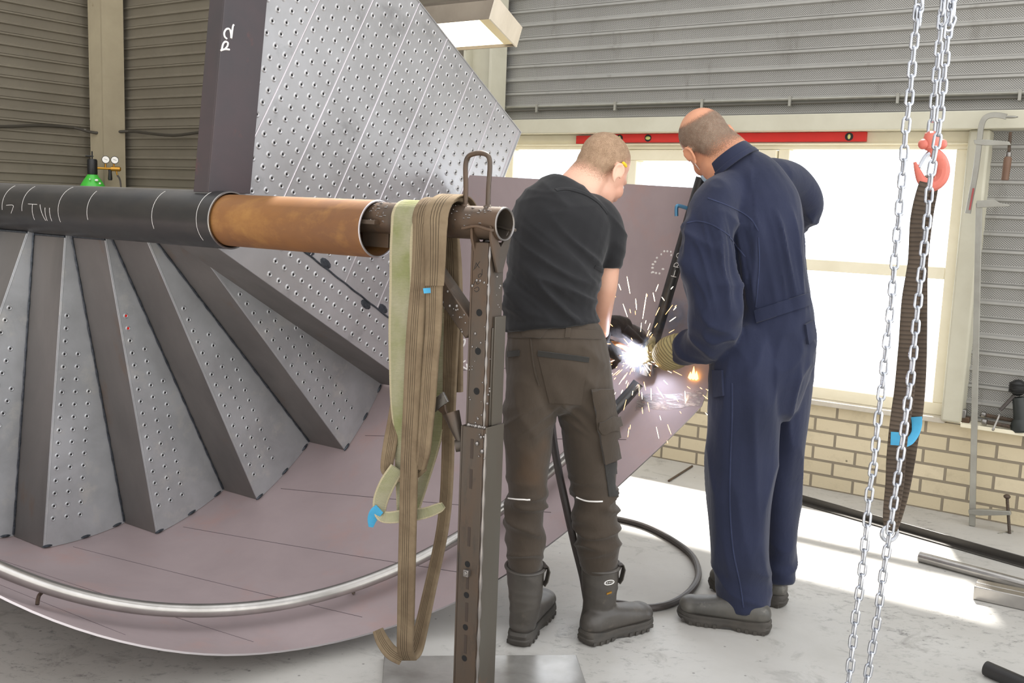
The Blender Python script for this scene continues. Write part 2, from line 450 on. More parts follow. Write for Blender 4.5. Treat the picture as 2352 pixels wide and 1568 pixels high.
# ------------------------------------------------------------------ walls
def cladding(perf):
    m, t, b = base('perforated_cladding' if perf else 'steel_cladding')
    v = t.coords('UV')
    vo = t.coords('Object')
    c = t.mix(t.ramp(t.noise(vo, 2.0, 5, .6), .35, .7), lin('acaba7' if perf else '80796b'), lin('9f9e9a' if perf else '756e61'))
    c = t.mix(t.math('MULTIPLY', t.ramp(t.noise(t.coords('Object', (1, 1, .25)), 9, 6, .7), .58, .78), .5), c, lin('6b665c'))
    sp = t.new('ShaderNodeSeparateXYZ'); t.l.new(v, sp.inputs[0])
    # bands of punched holes between the ribs (u, z in metres)
    pit = .0115
    def lattice(ox, oy):
        fx = t.math('SUBTRACT', t.math('FRACT', t.math('ADD', t.math('DIVIDE', sp.outputs[0], pit), ox)), .5)
        fy = t.math('SUBTRACT', t.math('FRACT', t.math('ADD', t.math('DIVIDE', sp.outputs[1], pit*.9), oy)), .5)
        return t.math('SQRT', t.math('ADD', t.math('MULTIPLY', fx, fx), t.math('MULTIPLY', fy, fy)))
    d = t.math('MINIMUM', lattice(0, 0), lattice(.5, .5))
    hole = t.ramp(d, .24, .17)
    zf = t.math('FRACT', t.math('DIVIDE', sp.outputs[1], .083))
    band = t.math('MULTIPLY', t.math('GREATER_THAN', zf, .06), t.math('LESS_THAN', zf, .66))
    c = t.mix(t.math('MULTIPLY', t.math('MULTIPLY', hole, band), .88 if perf else .35), c, lin('26241f'))
    t.l.new(c, b.inputs['Base Color'])
    b.inputs['Metallic'].default_value = .35 if perf else .15; b.inputs['Roughness'].default_value = .48
    return m
M['perf'] = cladding(True); M['clad'] = cladding(False)
PROF = [(0, 0), (.056, 0), (.064, .016), (.076, .016), (.083, 0), (.139, 0), (.147, .016), (.159, .016), (.161, -.006), (.1655, -.006)]
def cladwall(mb, origin, along, inward, u0, u1, z0, z1, mi=0):
    prof = []; k = int(math.floor(z0/.166))
    while k*.166 < z1:
        for (z, d) in PROF:
            zz = k*.166+z
            if z0 <= zz <= z1: prof.append((zz, d))
        k += 1
    vs = []; uvs = []
    for (z, d) in prof:
        for u in (u0, u1):
            vs.append(origin+along*u+Z*z+inward*(d+.0)); uvs.append((u, z))
    fs = [(2*i, 2*i+1, 2*i+3, 2*i+2) for i in range(len(prof)-1)]
    if np.dot(np.cross(along, Z), inward) < 0: fs = [f[::-1] for f in fs]
    mb.add(vs, fs, mi, uvs)
CORNER = V3(-3.619, 8.756, 0)
UC = float(np.dot(CORNER-W0, A))
# window wall: cladding above and right of the window, brick dado below
mb = MB()
cladwall(mb, W0+N*.06, A, -N, UC, -1.45, 0, 5.2)          # left bay, behind the stair
cladwall(mb, W0+N*.06, A, -N, -1.45, 4.5, 1.95, 5.2, 1)
cladwall(mb, W0+N*.06, A, -N, 1.44, 4.5, .45, 1.95, 1)
back = mb
# left wall
LW = -N
mb = MB(); cladwall(mb, CORNER, -N, A, 0, 9, 0, 5.2)
struct(mb.build('wall_left', M['clad'], smooth=0))
# bricks
def brick_mat():
    m, t, b = base('cream_brick'); v = t.coords('UV')
    br = t.new('ShaderNodeTexBrick'); t.l.new(v, br.inputs['Vector'])
    br.inputs['Color1'].default_value = lin('d8cbae'); br.inputs['Color2'].default_value = lin('c9bc9e'); br.inputs['Mortar'].default_value = lin('8b8170')
    br.inputs['Scale'].default_value = 1; br.inputs['Mortar Size'].default_value = .007; br.inputs['Mortar Smooth'].default_value = .2
    br.inputs['Brick Width'].default_value = .222; br.inputs['Row Height'].default_value = .0775; br.offset = .5
    vo = t.coords('Object')
    c = t.mix(t.math('MULTIPLY', t.ramp(t.noise(vo, 9, 6, .7), .55, .75), .4), br.outputs['Color'], lin('a2967c'))
    vv = t.new('ShaderNodeTexVoronoi'); t.l.new(v, vv.inputs['Vector']); vv.inputs['Scale'].default_value = 6
    c = t.mix(t.math('MULTIPLY', t.ramp(vv.outputs['Distance'], .05, .03), .8), c, lin('4a4238'))
    t.l.new(c, b.inputs['Base Color']); b.inputs['Roughness'].default_value = .8
    h = t.math('SUBTRACT', t.math('MULTIPLY', t.noise(vo, 60, 4), .25), br.outputs['Fac'])
    t.l.new(t.bump(h, .8, .006), b.inputs['Normal'])
    return m
p = [wall(-1.45, 0), wall(4.5, 0), wall(4.5, .455), wall(-1.45, .455)]
back.add(p, [(0, 1, 2, 3)], 2, [(-1.45, 0), (4.5, 0), (4.5, .455), (-1.45, .455)])
q = [x+N*.24 for x in p]
back.add([p[3], p[2], q[2], q[3]], [(0, 1, 2, 3)], 2, [(0, 0), (5.9, 0), (5.9, .07), (0, .07)])
struct(back.build('wall_back', [M['clad'], M['perf'], brick_mat()], smooth=0))
AX = (A, N, Z)
def wbox(mb, u0, u1, z0, z1, o0, o1, mi=0):     # box on the window wall; o = distance into the room
    mb.box((wall(u0, z0, o0)+wall(u1, z1, o1))/2, (u1-u0, abs(o1-o0), z1-z0), AX, mi)
# sill slab, header beam, posts
mb = MB(); wbox(mb, -1.33, 1.42, .455, .482, -.14, .03); struct(mb.build('trim_1', mat('sill', 'cfc8ba', .5, 0, 'b9b1a2', 8), bevel=.004))
mb = MB(); wbox(mb, -1.33, 4.4, 1.888, 1.972, -.05, .09); struct(mb.build('trim_2', M['beam'], bevel=.004))
mb = MB(); wbox(mb, 1.405, 1.50, .47, 1.888, -.08, .05); struct(mb.build('trim_3', M['beam'], bevel=.012))
mb = MB(); wbox(mb, 1.50, 4.4, .455, .475, -.06, .06); struct(mb.build('trim_4', M['cream'], bevel=.003))
# centre column: a beige H section, and the corner column
def hcol(name, u, w, d, off, tf=.012):
    mb = MB(); wbox(mb, u-w/2, u-w/2+tf*1.6, 0, 5.2, off, off+d); wbox(mb, u+w/2-tf*1.6, u+w/2, 0, 5.2, off, off+d)
    wbox(mb, u-w/2+tf*1.6, u+w/2-tf*1.6, 0, 5.2, off+d*.45, off+d*.55)
    return struct(mb.build(name, M['beam']))
hcol('trim_5', -1.45, .22, .16, -.02)
mb = MB()
cc = CORNER+A*.12-N*.10
mb.box(cc+Z*2.6, (.03, .2, 5.2), AX); mb.box(cc+A*.09+Z*2.6-N*.09, (.16, .02, 5.2), AX); mb.box(cc+A*.17+Z*2.6, (.02, .2, 5.2), AX)
struct(mb.build('trim_6', M['column']))
mb = MB(); mb.box(V3(.95, 2.15, 3.62), (3.2, .14, .2), AX); struct(mb.build('trim_7', M['beam']))
mb = MB(); mb.box(wall(-2.4, 4.3, 1.15), (4.5, .12, .18), AX); struct(mb.build('trim_8', M['beam']))
# window: outer frame, mullions, an opening sash, a transom; panes of clear glass
win = bpy.data.objects.new('window_1', None); COL.objects.link(win); win.location = Vector(wall(0, .48)); struct(win)
mb = MB(); 
F0, F1 = -.10, -.03
wbox(mb, -1.33, 1.405, 1.80, 1.888, F0, F1); wbox(mb, -1.33, 1.405, 1.822, 1.831, F1-.005, -.002); wbox(mb, -1.33, 1.405, .482, .545, F0, F1)
wbox(mb, -1.33, -1.27, .545, 1.80, F0, F1); wbox(mb, 1.345, 1.405, .545, 1.80, F0, F1)
wbox(mb, -.50, -.445, .545, 1.80, F0, F1); wbox(mb, .455, .515, .545, 1.80, F0, F1)
wbox(mb, .515, 1.345, 1.165, 1.225, F0, F1)
mb.build('window_frame', M['cream'], win, bevel=.004)
mb = MB(); wbox(mb, -.44, .45, 1.735, 1.795, F0-.01, F1+.02); wbox(mb, -.44, .45, .55, .61, F0-.01, F1+.02)
wbox(mb, -.44, -.385, .61, 1.735, F0-.01, F1+.02); wbox(mb, .395, .45, .61, 1.735, F0-.01, F1+.02)
mb.build('window_sash', M['cream'], win, bevel=.004)
gm, gt, gb = base('window_glass')
gmix = gt.new('ShaderNodeMixShader'); gtr = gt.new('ShaderNodeBsdfTransparent'); ggl = gt.new('ShaderNodeBsdfGlossy'); ggl.inputs['Roughness'].default_value = .02
gmix.inputs[0].default_value = .05; gt.l.new(gtr.outputs[0], gmix.inputs[1]); gt.l.new(ggl.outputs[0], gmix.inputs[2])
gt.l.new(gmix.outputs[0], gt.n['Material Output'].inputs[0])
for (u0, u1, z0, z1) in ((-1.27, -.50, .545, 1.80), (-.385, .395, .61, 1.735), (.515, 1.345, .545, 1.165), (.515, 1.345, 1.225, 1.80)):
    mb = MB(); wbox(mb, u0, u1, z0, z1, -.068, -.062); mb.build('pane', gm, win, smooth=0)
# two thin conduits and their clips along the window wall, and the cable on the left walls
c_ = thing('cable_conduit', 'thin grey conduit pipes clipped along the perforated wall above the window beam', 'conduit', wall(-1.3, 2.05))
mb = MB(); mb.tube([wall(-1.33, 2.062, -.03), wall(4.4, 2.062, -.03)], .009, 8); mb.build('conduit_pipe', M['steelgrey'], c_)
mb = MB(); mb.tube([wall(-1.33, 2.04, -.03), wall(4.4, 2.04, -.03)], .007, 8); mb.build('conduit_pipe', mat('conduit_dark', '55524b', .5), c_)
for u in (-1.1, -.55, 0, .5, 1.05, 1.6):
    mb = MB(); mb.box(wall(u, 2.05, -.028), (.014, .03, .05), AX); mb.build('pipe_clip', M['steelgrey'], c_)
c2 = thing('cable_conduit', 'dark cable sagging along the brown cladding of the left corner', 'conduit', CORNER+Z*1.95)
mb = MB()
pts = [CORNER-N*u+A*.03+Z*(1.93+.03*math.sin(u*4)) for u in np.arange(6, .2, -.3)]+[CORNER+A*.2-N*.21+Z*1.92]+[CORNER+A*u-N*(.03-.0)+N*.03+Z*(1.93+.02*math.sin(u*5)) for u in np.arange(.35, 3.6, .3)]
mb.tube(cat_path(pts, 3), .012, 6); mb.build('cable', mat('dark_cable', '3a352c', .7), c2)
# ------------------------------------------------------------------ the spiral staircase lying on its side
P0 = V3(-.4, 2.895, 1.366)           # a point of its column axis; the axis runs along A
RO, RC = 1.306, .095                 # outer radius (stringer), column radius
DN = V3(0, 0, -1)
def rad_(th): return math.sin(th)*N+math.cos(th)*DN
def cyl(thd, r, s): return P0+A*s+r*rad_(RAD(thd))
TH0, DTH, S0, DS = -5.7, 15.6, -1.577, .214
stair = thing('spiral_staircase', 'unpainted steel spiral staircase lying on its side with fanned treads and a curved stringer plate', 'staircase', cyl(0, RO, -.6)*V3(1, 1, 0)+Z*.05)
mb = MB(); mb.pipe(P0+A*-.645, P0+A*-3.0, RC, RC-.007, 48)
colm = mb.build('center_column', [M['blackpipe']], stair); colm['label'] = 'black centre pipe'
mb = MB(); mb.tube([P0+A*-.6445+(RC-.0035)*(math.cos(t)*N+math.sin(t)*Z) for t in np.linspace(0, 2*math.pi, 49)[:-1]], .0038, 6, closed=True)
mb.build('pipe_rim', M['bright'], colm)
# chalk rings and letters on the column
for (s, t0, t1) in ((-.70, 20, 130), (-.93, 40, 120), (-1.48, 40, 125), (-1.30, 50, 110), (-1.72, 60, 120), (-1.86, 60, 120)):
    mb = MB(); mb.tube([cyl(-t, RC+.0003, s) for t in np.linspace(t0+25, t1+35, 16)], .0007, 4); mb.build('chalk_ring', M['chalk'], colm)
mb = MB()
def onpipe(x, y): return cyl(-(84+y*100/RC*.57), RC+.0003, -1.63+x)
strokes(mb, [[(-.05, .03), (.01, .03)], [(-.02, .03), (-.02, -.03)], [(.03, .03), (.055, -.03)], [(.065, .02), (.065, -.03)], [(.095, .02), (.095, -.03)], [(-.2, .02), (-.15, .02), (-.17, -.01)]], onpipe, .0008, 4)
mb.build('chalk_mark', M['chalk'], colm)
TH = 5e-3
def plate_hole(mb, c, X, Y, n, **k): mb.dimple(c, X, Y, n, **k)
for k in range(-3, 4):
    th = TH0+DTH*k; s = S0+DS*k; th2 = th+DTH
    e1 = rad_(RAD(th)); e2 = np.cross(e1, A); e2 = e2*np.sign(np.dot(e2, rad_(RAD(th+90))))
    # riser below this tread edge
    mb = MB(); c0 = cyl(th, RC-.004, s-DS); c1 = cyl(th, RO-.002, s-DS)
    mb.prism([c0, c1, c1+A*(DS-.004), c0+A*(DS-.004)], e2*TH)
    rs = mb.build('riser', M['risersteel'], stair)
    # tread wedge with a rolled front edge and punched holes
    arc = [cyl(t, RO-.002, s) for t in np.linspace(th, th2, 9)]; inn = [cyl(t, RC-.004, s) for t in np.linspace(th2, th, 5)]
    mb = MB(); mb.prism(arc+inn, -A*TH)
    mb.tube([cyl(th, RC, s-.0045)+e2*.0045, cyl(th, RO-.002, s-.0045)+e2*.0045], .0052, 10)
    offs = (.030, .087, .144)
    for ci, o in enumerate(offs):
        r0 = (.40, .55, .70)[ci]
        for i in range(17):
            r = .40+i*.0495
            if r < r0-.01: continue
            c = P0+A*s+e1*r+e2*o
            if np.linalg.norm(e1*r+e2*o) > RO-.07: continue
            mb.dimple(c, e1, e2, A, ro=.0115, ri=.0072, h=.003)
    tr = mb.build('tread', [M['treadsteel'], M['darkhole']], stair)
    mb = MB(); rr = np.linspace(RC, RO-.01, 40)
    mb.tube([P0+A*(s+.004)+rad_(RAD(th2))*r-np.cross(A, rad_(RAD(th2)))*0-e2*.003+A*.001*math.sin(r*90) for r in rr], [.0042+.0014*math.sin(r*70) for r in rr], 6)
    wb = mb.build('weld_bead', M['weld'], stair)
    for t in (th+.6, th+DTH*.5, th2-1.5):  # small weld tacks where the tread meets the stringer
        mb = MB(); mb.ball(cyl(t, RO-.008, s), (.022, .006, .006), 8, ax=(np.cross(A, rad_(RAD(t))), A, rad_(RAD(t)))); mb.build('weld_tack', M['weld'], stair)
    mb = MB(); mb.tube([cyl(th, RC+.004, s-DS+.004), cyl(th, RC+.004, s)], .005, 6); mb.build('weld_bead', M['weld'], stair)
th = TH0+DTH; e1 = rad_(RAD(th)); e2 = np.cross(e1, A); e2 = e2*np.sign(np.dot(e2, rad_(RAD(th+90))))
for i in (0, 1): mk = MB(); mk.lathe(P0+A*(S0+DS+.0008)+e1*(.40+.0495*i)+e2*.030, A, [(0, 0), (.0056, 0), (.0056, .0006), (0, .0006)], 12); mk.build('paint_mark', M['red'], stair)
# landing: strip of the last step and the platform of folded planks
SL = S0+DS*4
E1 = math.cos(RAD(-30.5))*N+math.sin(RAD(-30.5))*Z
E2 = -math.sin(RAD(-30.5))*N+math.cos(RAD(-30.5))*Z
def land(x, y, d=0.0): return P0+A*(SL+d)+E1*x+E2*y
thL = TH0+DTH*4
mb = MB(); c0 = cyl(thL, RC-.004, SL-DS); c1 = cyl(thL, RO-.002, SL-DS)
f = np.cross(A, rad_(RAD(thL))); f = f*np.sign(f[2]) if abs(f[2]) > .2 else f
mb.prism([land(.06, -.076, -DS), land(RO-.015, -.076, -DS), land(RO-.015, -.076, -.004), land(.06, -.076, -.004)], E2*TH)
mb.build('riser', M['risersteel'], stair)
mb = MB(); mb.prism([land(.06, -.076), land(1.31, -.076), land(1.31, .104), land(.04, .104)], -A*TH)
mb.tube([land(.06, -.0715, -.0045), land(1.31, -.0715, -.0045)], .005, 10)
for j, o in enumerate((-.045, .008, .062)):
    for i in range(20):
        x = .30+i*.0495+(.5 if j == 1 else 0)*.0
        if j == 2 and i > 18: continue
        mb.dimple(land(x, o), E1, E2, A, ro=.013, ri=.0078, h=.0035)
mb.build('tread', [M['landingsteel'], M['darkhole']], stair)
mb = MB(); mb.tube([land(x, .106+.001*math.sin(x*60), .001) for x in np.linspace(.05, 1.315, 60)], .004, 6)
for x in (.42, .52, .80, .9, 1.12): mb.ball(land(x, .106+.016*(1 if int(x*100) % 20 else -1), .001), (.032, .016, .0022), 10, ax=(E1, E2, A))
mb.build('weld_bead', M['weld'], stair)
PW = .2175
edges = [-.0]+[PW*i for i in range(0, 8)]
lp = bpy.data.objects.new('landing', None); COL.objects.link(lp); link(lp, stair); 
lp.location = Vector(land(.6, .12))-stair.location
LX = 1.327
for i in range(-1, 7):
    x0 = max(i*PW+.0, -.02) if i >= 0 else -.06; x1 = min((i+1)*PW, LX) if i >= 0 else 0
    if i == -1:
        x0, x1 = -.23, 0
    if x1-x0 < .02: continue
    y0, y1 = .108, 1.275
    mb = MB(); g = .0016
    if i == -1: poly = [land(-.02, .16), land(-g, .14), land(-g, y1), land(-.23, y1), land(-.23, .62)]
    elif i == 0: poly = [land(g, .13), land(x1-g, y0), land(x1-g, y1), land(g, y1)]
    else: poly = [land(x0+g, y0), land(x1-g, y0), land(x1-g, y1), land(x0+g, y1)]
    mb.prism(poly, -A*TH)
    for o in (.030, .083, .136, .187):
        for j in range(23):
            y = .15+j*.0495+((.012 if o < .1 else 0))
            x = i*PW+o
            if x > x1-.02 or y > y1-.02: continue
            if i == -1 and (y < .62-(x+.23)*2.2): continue
            mb.dimple(land(x, y), E1, E2, A, ro=.013, ri=.0078, h=.0032)
    pk = mb.build('plank', [M['landingsteel'], M['darkhole']], lp)
    if i >= 0:
        mb = MB(); mb.tube([land(x0, max(y0, .108), -.001), land(x0, y1, -.001)], .0042, 8); mb.build('folded_edge', M['edge'], pk)
mb = MB()                                # rim flange round the platform
mb.prism([land(LX-.004, .108, .004), land(LX, .108, .004), land(LX, 1.275, .004), land(LX-.004, 1.275, .004)], -A*.06)
mb.prism([land(-.23, 1.275, .004), land(-.23, 1.279, .004), land(LX, 1.279, .004), land(LX, 1.275, .004)], -A*.06)
mb.build('rim', M['landingsteel'], lp)
# upright channel welded to the platform, standing on the column
def cs(u, v, d=0.0): return P0+A*(SL+d)+N*u+Z*v
mb = MB()
q = [(-.047, .088), (.128, .088), (.285, 1.5), (.110, 1.5)]
mb.prism([cs(u, v, .022) for u, v in q], -A*.007)
mb.prism([cs(q[1][0]-.006, .088, .016), cs(q[1][0], .088, .016), cs(q[2][0], 1.5, .016), cs(q[2][0]-.006, 1.5, .016)], -A*.07)
mb.prism([cs(q[0][0], .088, .016), cs(q[0][0]+.006, .088, .016), cs(q[3][0]+.006, 1.5, .016), cs(q[3][0], 1.5, .016)], -A*.07)
ch = mb.build('channel', M['channel'], stair, bevel=.002); ch['label'] = 'dark steel channel chalked P2'
def onch(px, py): return onp(px, py, P0+A*(SL+.0228), A)
mb = MB()
strokes(mb, [[(507, 116), (517, 113), (527, 114)], [(509, 116), (512, 102), (517, 96), (523, 98), (522, 106), (517, 112)]], onch, .0032, 6)
mb.build('chalk_letter', M['chalk'], ch)
mb = MB()
strokes(mb, [[(521, 89), (516, 84), (515, 75), (520, 67), (527, 67), (530, 76), (531, 88), (533, 72), (535, 60), (537, 57)]], onch, .0032, 6)
mb.build('chalk_numeral', M['chalk'], ch)
# outer stringer plate: a curved band following the helix
SE = [(-75, -.93), (-60, -.75), (-40, -.52), (-19, -.30), (-4, -.183), (6.6, -.08), (17.8, .047), (32, .19), (48, .36), (61.9, .549), (66.5, .56), (99, .56)]
def sedge(t): return float(np.interp(t, [a for a, b in SE], [b for a, b in SE]))
def smooth_edge(t): return float(np.mean([sedge(t+d) for d in (-4, -2, 0, 2, 4)])) if t < 57 else sedge(t)
ts = np.concatenate([np.linspace(-75, 60, 55), np.linspace(61.9, 99, 18)])
def top_s(t): return t
mb = MB(); vs = []; nS = 9
for t in ts:
    s1 = smooth_edge(t); s0 = max(S0+DS*(t-TH0)/DTH-.50, -3.2)
    for r in (RO, RO+.006):
        for j in range(nS):
            q = j/(nS-1); tt = t
            if t > 90: tt = min(t, 99.4)-(t-90)/9*1.6*q
            vs.append(cyl(tt, r, s0+(s1-s0)*q))
nt = len(ts); fs = []
def vi(i, l, j): return i*2*nS+l*nS+j
for i in range(nt-1):
    for j in range(nS-1):
        fs.append((vi(i, 0, j), vi(i+1, 0, j), vi(i+1, 0, j+1), vi(i, 0, j+1)))
        fs.append((vi(i, 1, j), vi(i, 1, j+1), vi(i+1, 1, j+1), vi(i+1, 1, j)))
mb.add(vs, fs)
fs2 = []
for i in range(nt-1):
    for j in (0, nS-1): fs2.append((vi(i, 0, j), vi(i, 1, j), vi(i+1, 1, j), vi(i+1, 0, j)))
for i in (0, nt-1):
    for j in range(nS-1): fs2.append((vi(i, 0, j), vi(i, 0, j+1), vi(i, 1, j+1), vi(i, 1, j)))
o = len(mb.v)
mb.f += [list(f) for f in fs2]; mb.m += [1]*len(fs2); mb.uv += [None]*len(fs2)
strg = mb.build('stringer', [M['mill'], M['edge']], stair, smooth=25); strg['label'] = 'purplish mill-scaled curved stringer plate'
# thin scribed lines of the tread spacing, carried across the band
mb = MB()
for k in range(-3, 5):
    t = TH0+DTH*k+4
    mb.tube([cyl(t+x*9, RO-.0002, S0+DS*k+.05+x*(smooth_edge(t)-S0-DS*k-.08)) for x in np.linspace(0, 1, 12)], .0012, 4)
mb.build('scribed_line', mat('scribe', '4a3f44', .6), strg)
# dotted chalk numeral on the far part of the stringer and a chalk curl lower down
def oncyl(px, py, R=RO):
    d = ray(px, py); o_ = CC-P0; o_ = o_-A*np.dot(o_, A); d_ = d-A*np.dot(d, A)
    a, b, c = d_@d_, 2*o_@d_, o_@o_-R*R; t = (-b+math.sqrt(max(b*b-4*a*c, 0)))/2/a
    X = CC+d*t; w = X-P0; th = math.atan2(w@N, w@DN); return cyl(math.degrees(th), R-.0008, w@A)
mb = MB()
for (px, py, w) in ((1526, 577, 5), (1533, 577, 5), (1541, 578, 4), (1519, 584, 4), (1542, 586, 4), (1509, 592, 5), (1505, 601, 6), (1500, 607, 7), (1499, 615, 7), (1500, 625, 7), (1497, 626, 4), (1507, 627, 6), (1515, 628, 5), (1523, 618, 7)):
    p = oncyl(px, py); th = rad_(RAD(80)); mb.ball(p, (.0045*w/5, .0045, .0012), 8, ax=(A, np.cross(A, nrm(P0+A*np.dot(p-P0, A)-p)), nrm(P0+A*np.dot(p-P0, A)-p)))
mb.build('chalk_mark', M['chalk'], strg)
mb = MB(); strokes(mb, [[(1061, 782), (1068, 780), (1067, 790), (1060, 800), (1056, 810)], [(1052, 826), (1062, 832), (1070, 828)], [(1050, 850), (1060, 842), (1074, 848), (1072, 836)]], oncyl, .004, 6)
mb.build('chalk_mark', M['chalk'], strg)
# a paler, smoother streaked band on the plate, near the weld
gm_, gt_, gb_ = base('pale_steel'); gv = gt_.coords('Object', (3, 3, 14))
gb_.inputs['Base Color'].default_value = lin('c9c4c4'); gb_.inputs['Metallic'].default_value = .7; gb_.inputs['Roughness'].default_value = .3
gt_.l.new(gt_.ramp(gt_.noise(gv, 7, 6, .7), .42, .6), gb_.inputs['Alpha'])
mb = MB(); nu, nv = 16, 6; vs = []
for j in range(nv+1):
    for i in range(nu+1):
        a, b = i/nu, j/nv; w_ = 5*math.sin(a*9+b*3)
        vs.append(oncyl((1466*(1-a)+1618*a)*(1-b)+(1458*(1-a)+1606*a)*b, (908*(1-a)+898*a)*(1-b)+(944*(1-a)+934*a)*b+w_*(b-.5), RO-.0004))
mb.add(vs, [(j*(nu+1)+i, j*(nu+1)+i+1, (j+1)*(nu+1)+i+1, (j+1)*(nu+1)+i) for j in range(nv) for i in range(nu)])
mb.build('pale_patch', gm_, strg)
# hand rail on little brackets inside the stringer
RR = RO-.062
RS_ = [(-75, -1.16), (-45, -.82), (-23.3, -.605), (-9.9, -.485), (6, -.322), (27.1, -.107), (45.2, .091), (63.2, .309)]
def rail_s(t): return float(np.mean([np.interp(t+d, [a for a, b in RS_], [b for a, b in RS_]) for d in (-5, -2.5, 0, 2.5, 5)])) if t < 57 else float(np.interp(t, [45.2, 63.2], [.091, .309]))
tr_ = np.linspace(-72, 63.2, 90)
mb = MB(); mb.tube([cyl(t, RR, rail_s(t)) for t in tr_], .0215, 18)
rl = mb.build('handrail', M['railsteel'], stair)
mb = MB(); mb.tube([cyl(t, RR, rail_s(t)) for t in np.linspace(50.5, 63.4, 12)], .0222, 18, caps=True); mb.build('rail_end', mat('dark_tube', '4e5052', .35, .7), rl)
for t in (-52, -30, 11.5, 40):
    mb = MB(); s = rail_s(t)-.03
    mb.tube(cat_path([cyl(t, RO-.004, s-.02), cyl(t, RO-.03, s-.03), cyl(t, RR+.005, s-.005), cyl(t, RR, s+.02)], 5), .006, 8); mb.build('rail_bracket', M['standsteel'], rl)

# ------------------------------------------------------------------ rusty pipe that joins the column to the stand
mb = MB(); mb.pipe(P0+A*-.80, P0+A*-.003, .084, .078, 48, 0)
mb.tube([P0+A*-.003+.081*(math.cos(t)*N+math.sin(t)*Z) for t in np.linspace(0, 2*math.pi, 49)[:-1]], .0033, 6, closed=True, mi=1)
tag(mb.build('steel_pipe', [M['rustpipe'], M['edge']]), 'orange-brown rusty pipe sleeved into the open end of the black centre pipe', 'pipe')

# ------------------------------------------------------------------ the adjustable stand
SP = P0+A*.392; PX = SP*V3(1, 1, 0)
stand = thing('support_stand', 'rust-brown adjustable steel stand with drilled square post, V cradle and weld spatter', 'stand', PX)
LN = (A, N, Z)
zc = P0[2]+.033
def px3(u, v, z): return PX+A*u+N*v+Z*z
# outer tube
def sqtube(mb, w, d, z0, z1, t=.006, du=0, dv=0):
    for sgn in (-1, 1):
        mb.box(px3(du+sgn*(w/2-t/2), dv, (z0+z1)/2), (t, d, z1-z0), LN)
        mb.box(px3(du, dv+sgn*(d/2-t/2), (z0+z1)/2), (w-2*t, t, z1-z0), LN)
ZT = .845
mb = MB(); sqtube(mb, .084, .082, .012, ZT)
outp = mb.build('outer_post', M['standsteel'], stand, bevel=.006, bseg=3)
mb = MB(); mb.box(px3(.0445, 0, (ZT+.012)/2+.005), (.005, .082, ZT-.01), LN); mb.build('side_plate', M['standgrey'], stand, bevel=.001)
mb = MB(); mb.tube([px3(.044, -.042, z) for z in np.linspace(.02, ZT-.01, 50)], [.004+.0015*math.sin(z*80) for z in np.linspace(.02, ZT-.01, 50)], 6)
for i in range(9): mb.ball(px3(.046-random.random()*.05, -.043, ZT-.01-random.random()*.08), .002+random.random()*.005, 6)
mb.build('weld_bead', M['spatter'], outp)
# the slots and holes of the left face of the outer tube
def hole(x, y, z, r, par): mb = MB(); mb.lathe(px3(x, y, z), -N, [(0, 0), (r, 0), (r*1.12, .0006), (0, .0006)], 14); mb.build('hole', M['darkhole'], par)
for z in (.455, .365, .27, .178, .09): hole(-.003, -.0412, z, .008, outp)
for z in (.785, .70, .535, .41, .315, .22): mb = MB(); mb.box(px3(-.001, -.0413, z), (.009, .0012, .055), LN); mb.build('slot_stain', mat('slot_stain', '3a2f28', .7) if 'slot_stain' not in bpy.data.materials else bpy.data.materials['slot_stain'], outp)
mb = MB(); mb.box(px3(0, -.047, .432), (.017, .014, .02), LN); mb.lathe(px3(0, -.054, .432), -N, [(.0, 0), (.006, 0), (.006, .003), (0, .003)], 10); mb.build('nut', M['spatter'], stand, bevel=.002)
# inner tube
mb = MB(); sqtube(mb, .064, .066, ZT-.1, zc-.05)
inp = mb.build('inner_post', M['standsteel'], stand, bevel=.005, bseg=3)
mb = MB(); mb.box(px3(.036, .016, ZT+.155), (.008, .05, .30), LN); mb.box(px3(.034, -.005, ZT+.14), (.004, .02, .27), LN); mb.build('side_plate', M['standgrey'], inp, bevel=.001)
for z in (1.16, 1.055, .945): hole(.003, -.0332, z, .0088, inp)
mb = MB(); zz = np.linspace(ZT, zc-.06, 60)
mb.tube([px3(.031, -.033, z) for z in zz], [.003+.0015*math.sin(z*130)+random.random()*.001 for z in zz], 6)
for i in range(26): mb.ball(px3(-.03+random.random()*.06, -.0335, ZT+random.random()*(zc-ZT-.1)), .0015+random.random()*.003, 6)
for i in range(26): mb.ball(px3(.0325, -.03+random.random()*.05, ZT+random.random()*(zc-ZT-.1)), .0015+random.random()*.003, 6)
for i in range(10): mb.ball(px3(-.02+i*.006, -.034, ZT+.003), .003+random.random()*.004, 6)
mb.build('weld_bead', M['spatter'], inp)
mb = MB()
def onpost(px, py): return onp(px, py, px3(0, -.0335, 0), N)
strokes(mb, [[(1088, 620), (1094, 603)], [(1091, 617), (1102, 600)], [(1093, 603), (1101, 615)], [(1107, 618), (1107, 632)], [(1098, 632), (1104, 628), (1105, 634), (1099, 637), (1098, 632)], [(1087, 655), (1094, 641), (1095, 652), (1101, 650)], [(1089, 663), (1097, 659), (1100, 665), (1094, 670), (1089, 666)]], onpost, .0007, 5)
mb.build('marker_writing', M['marker'], inp)
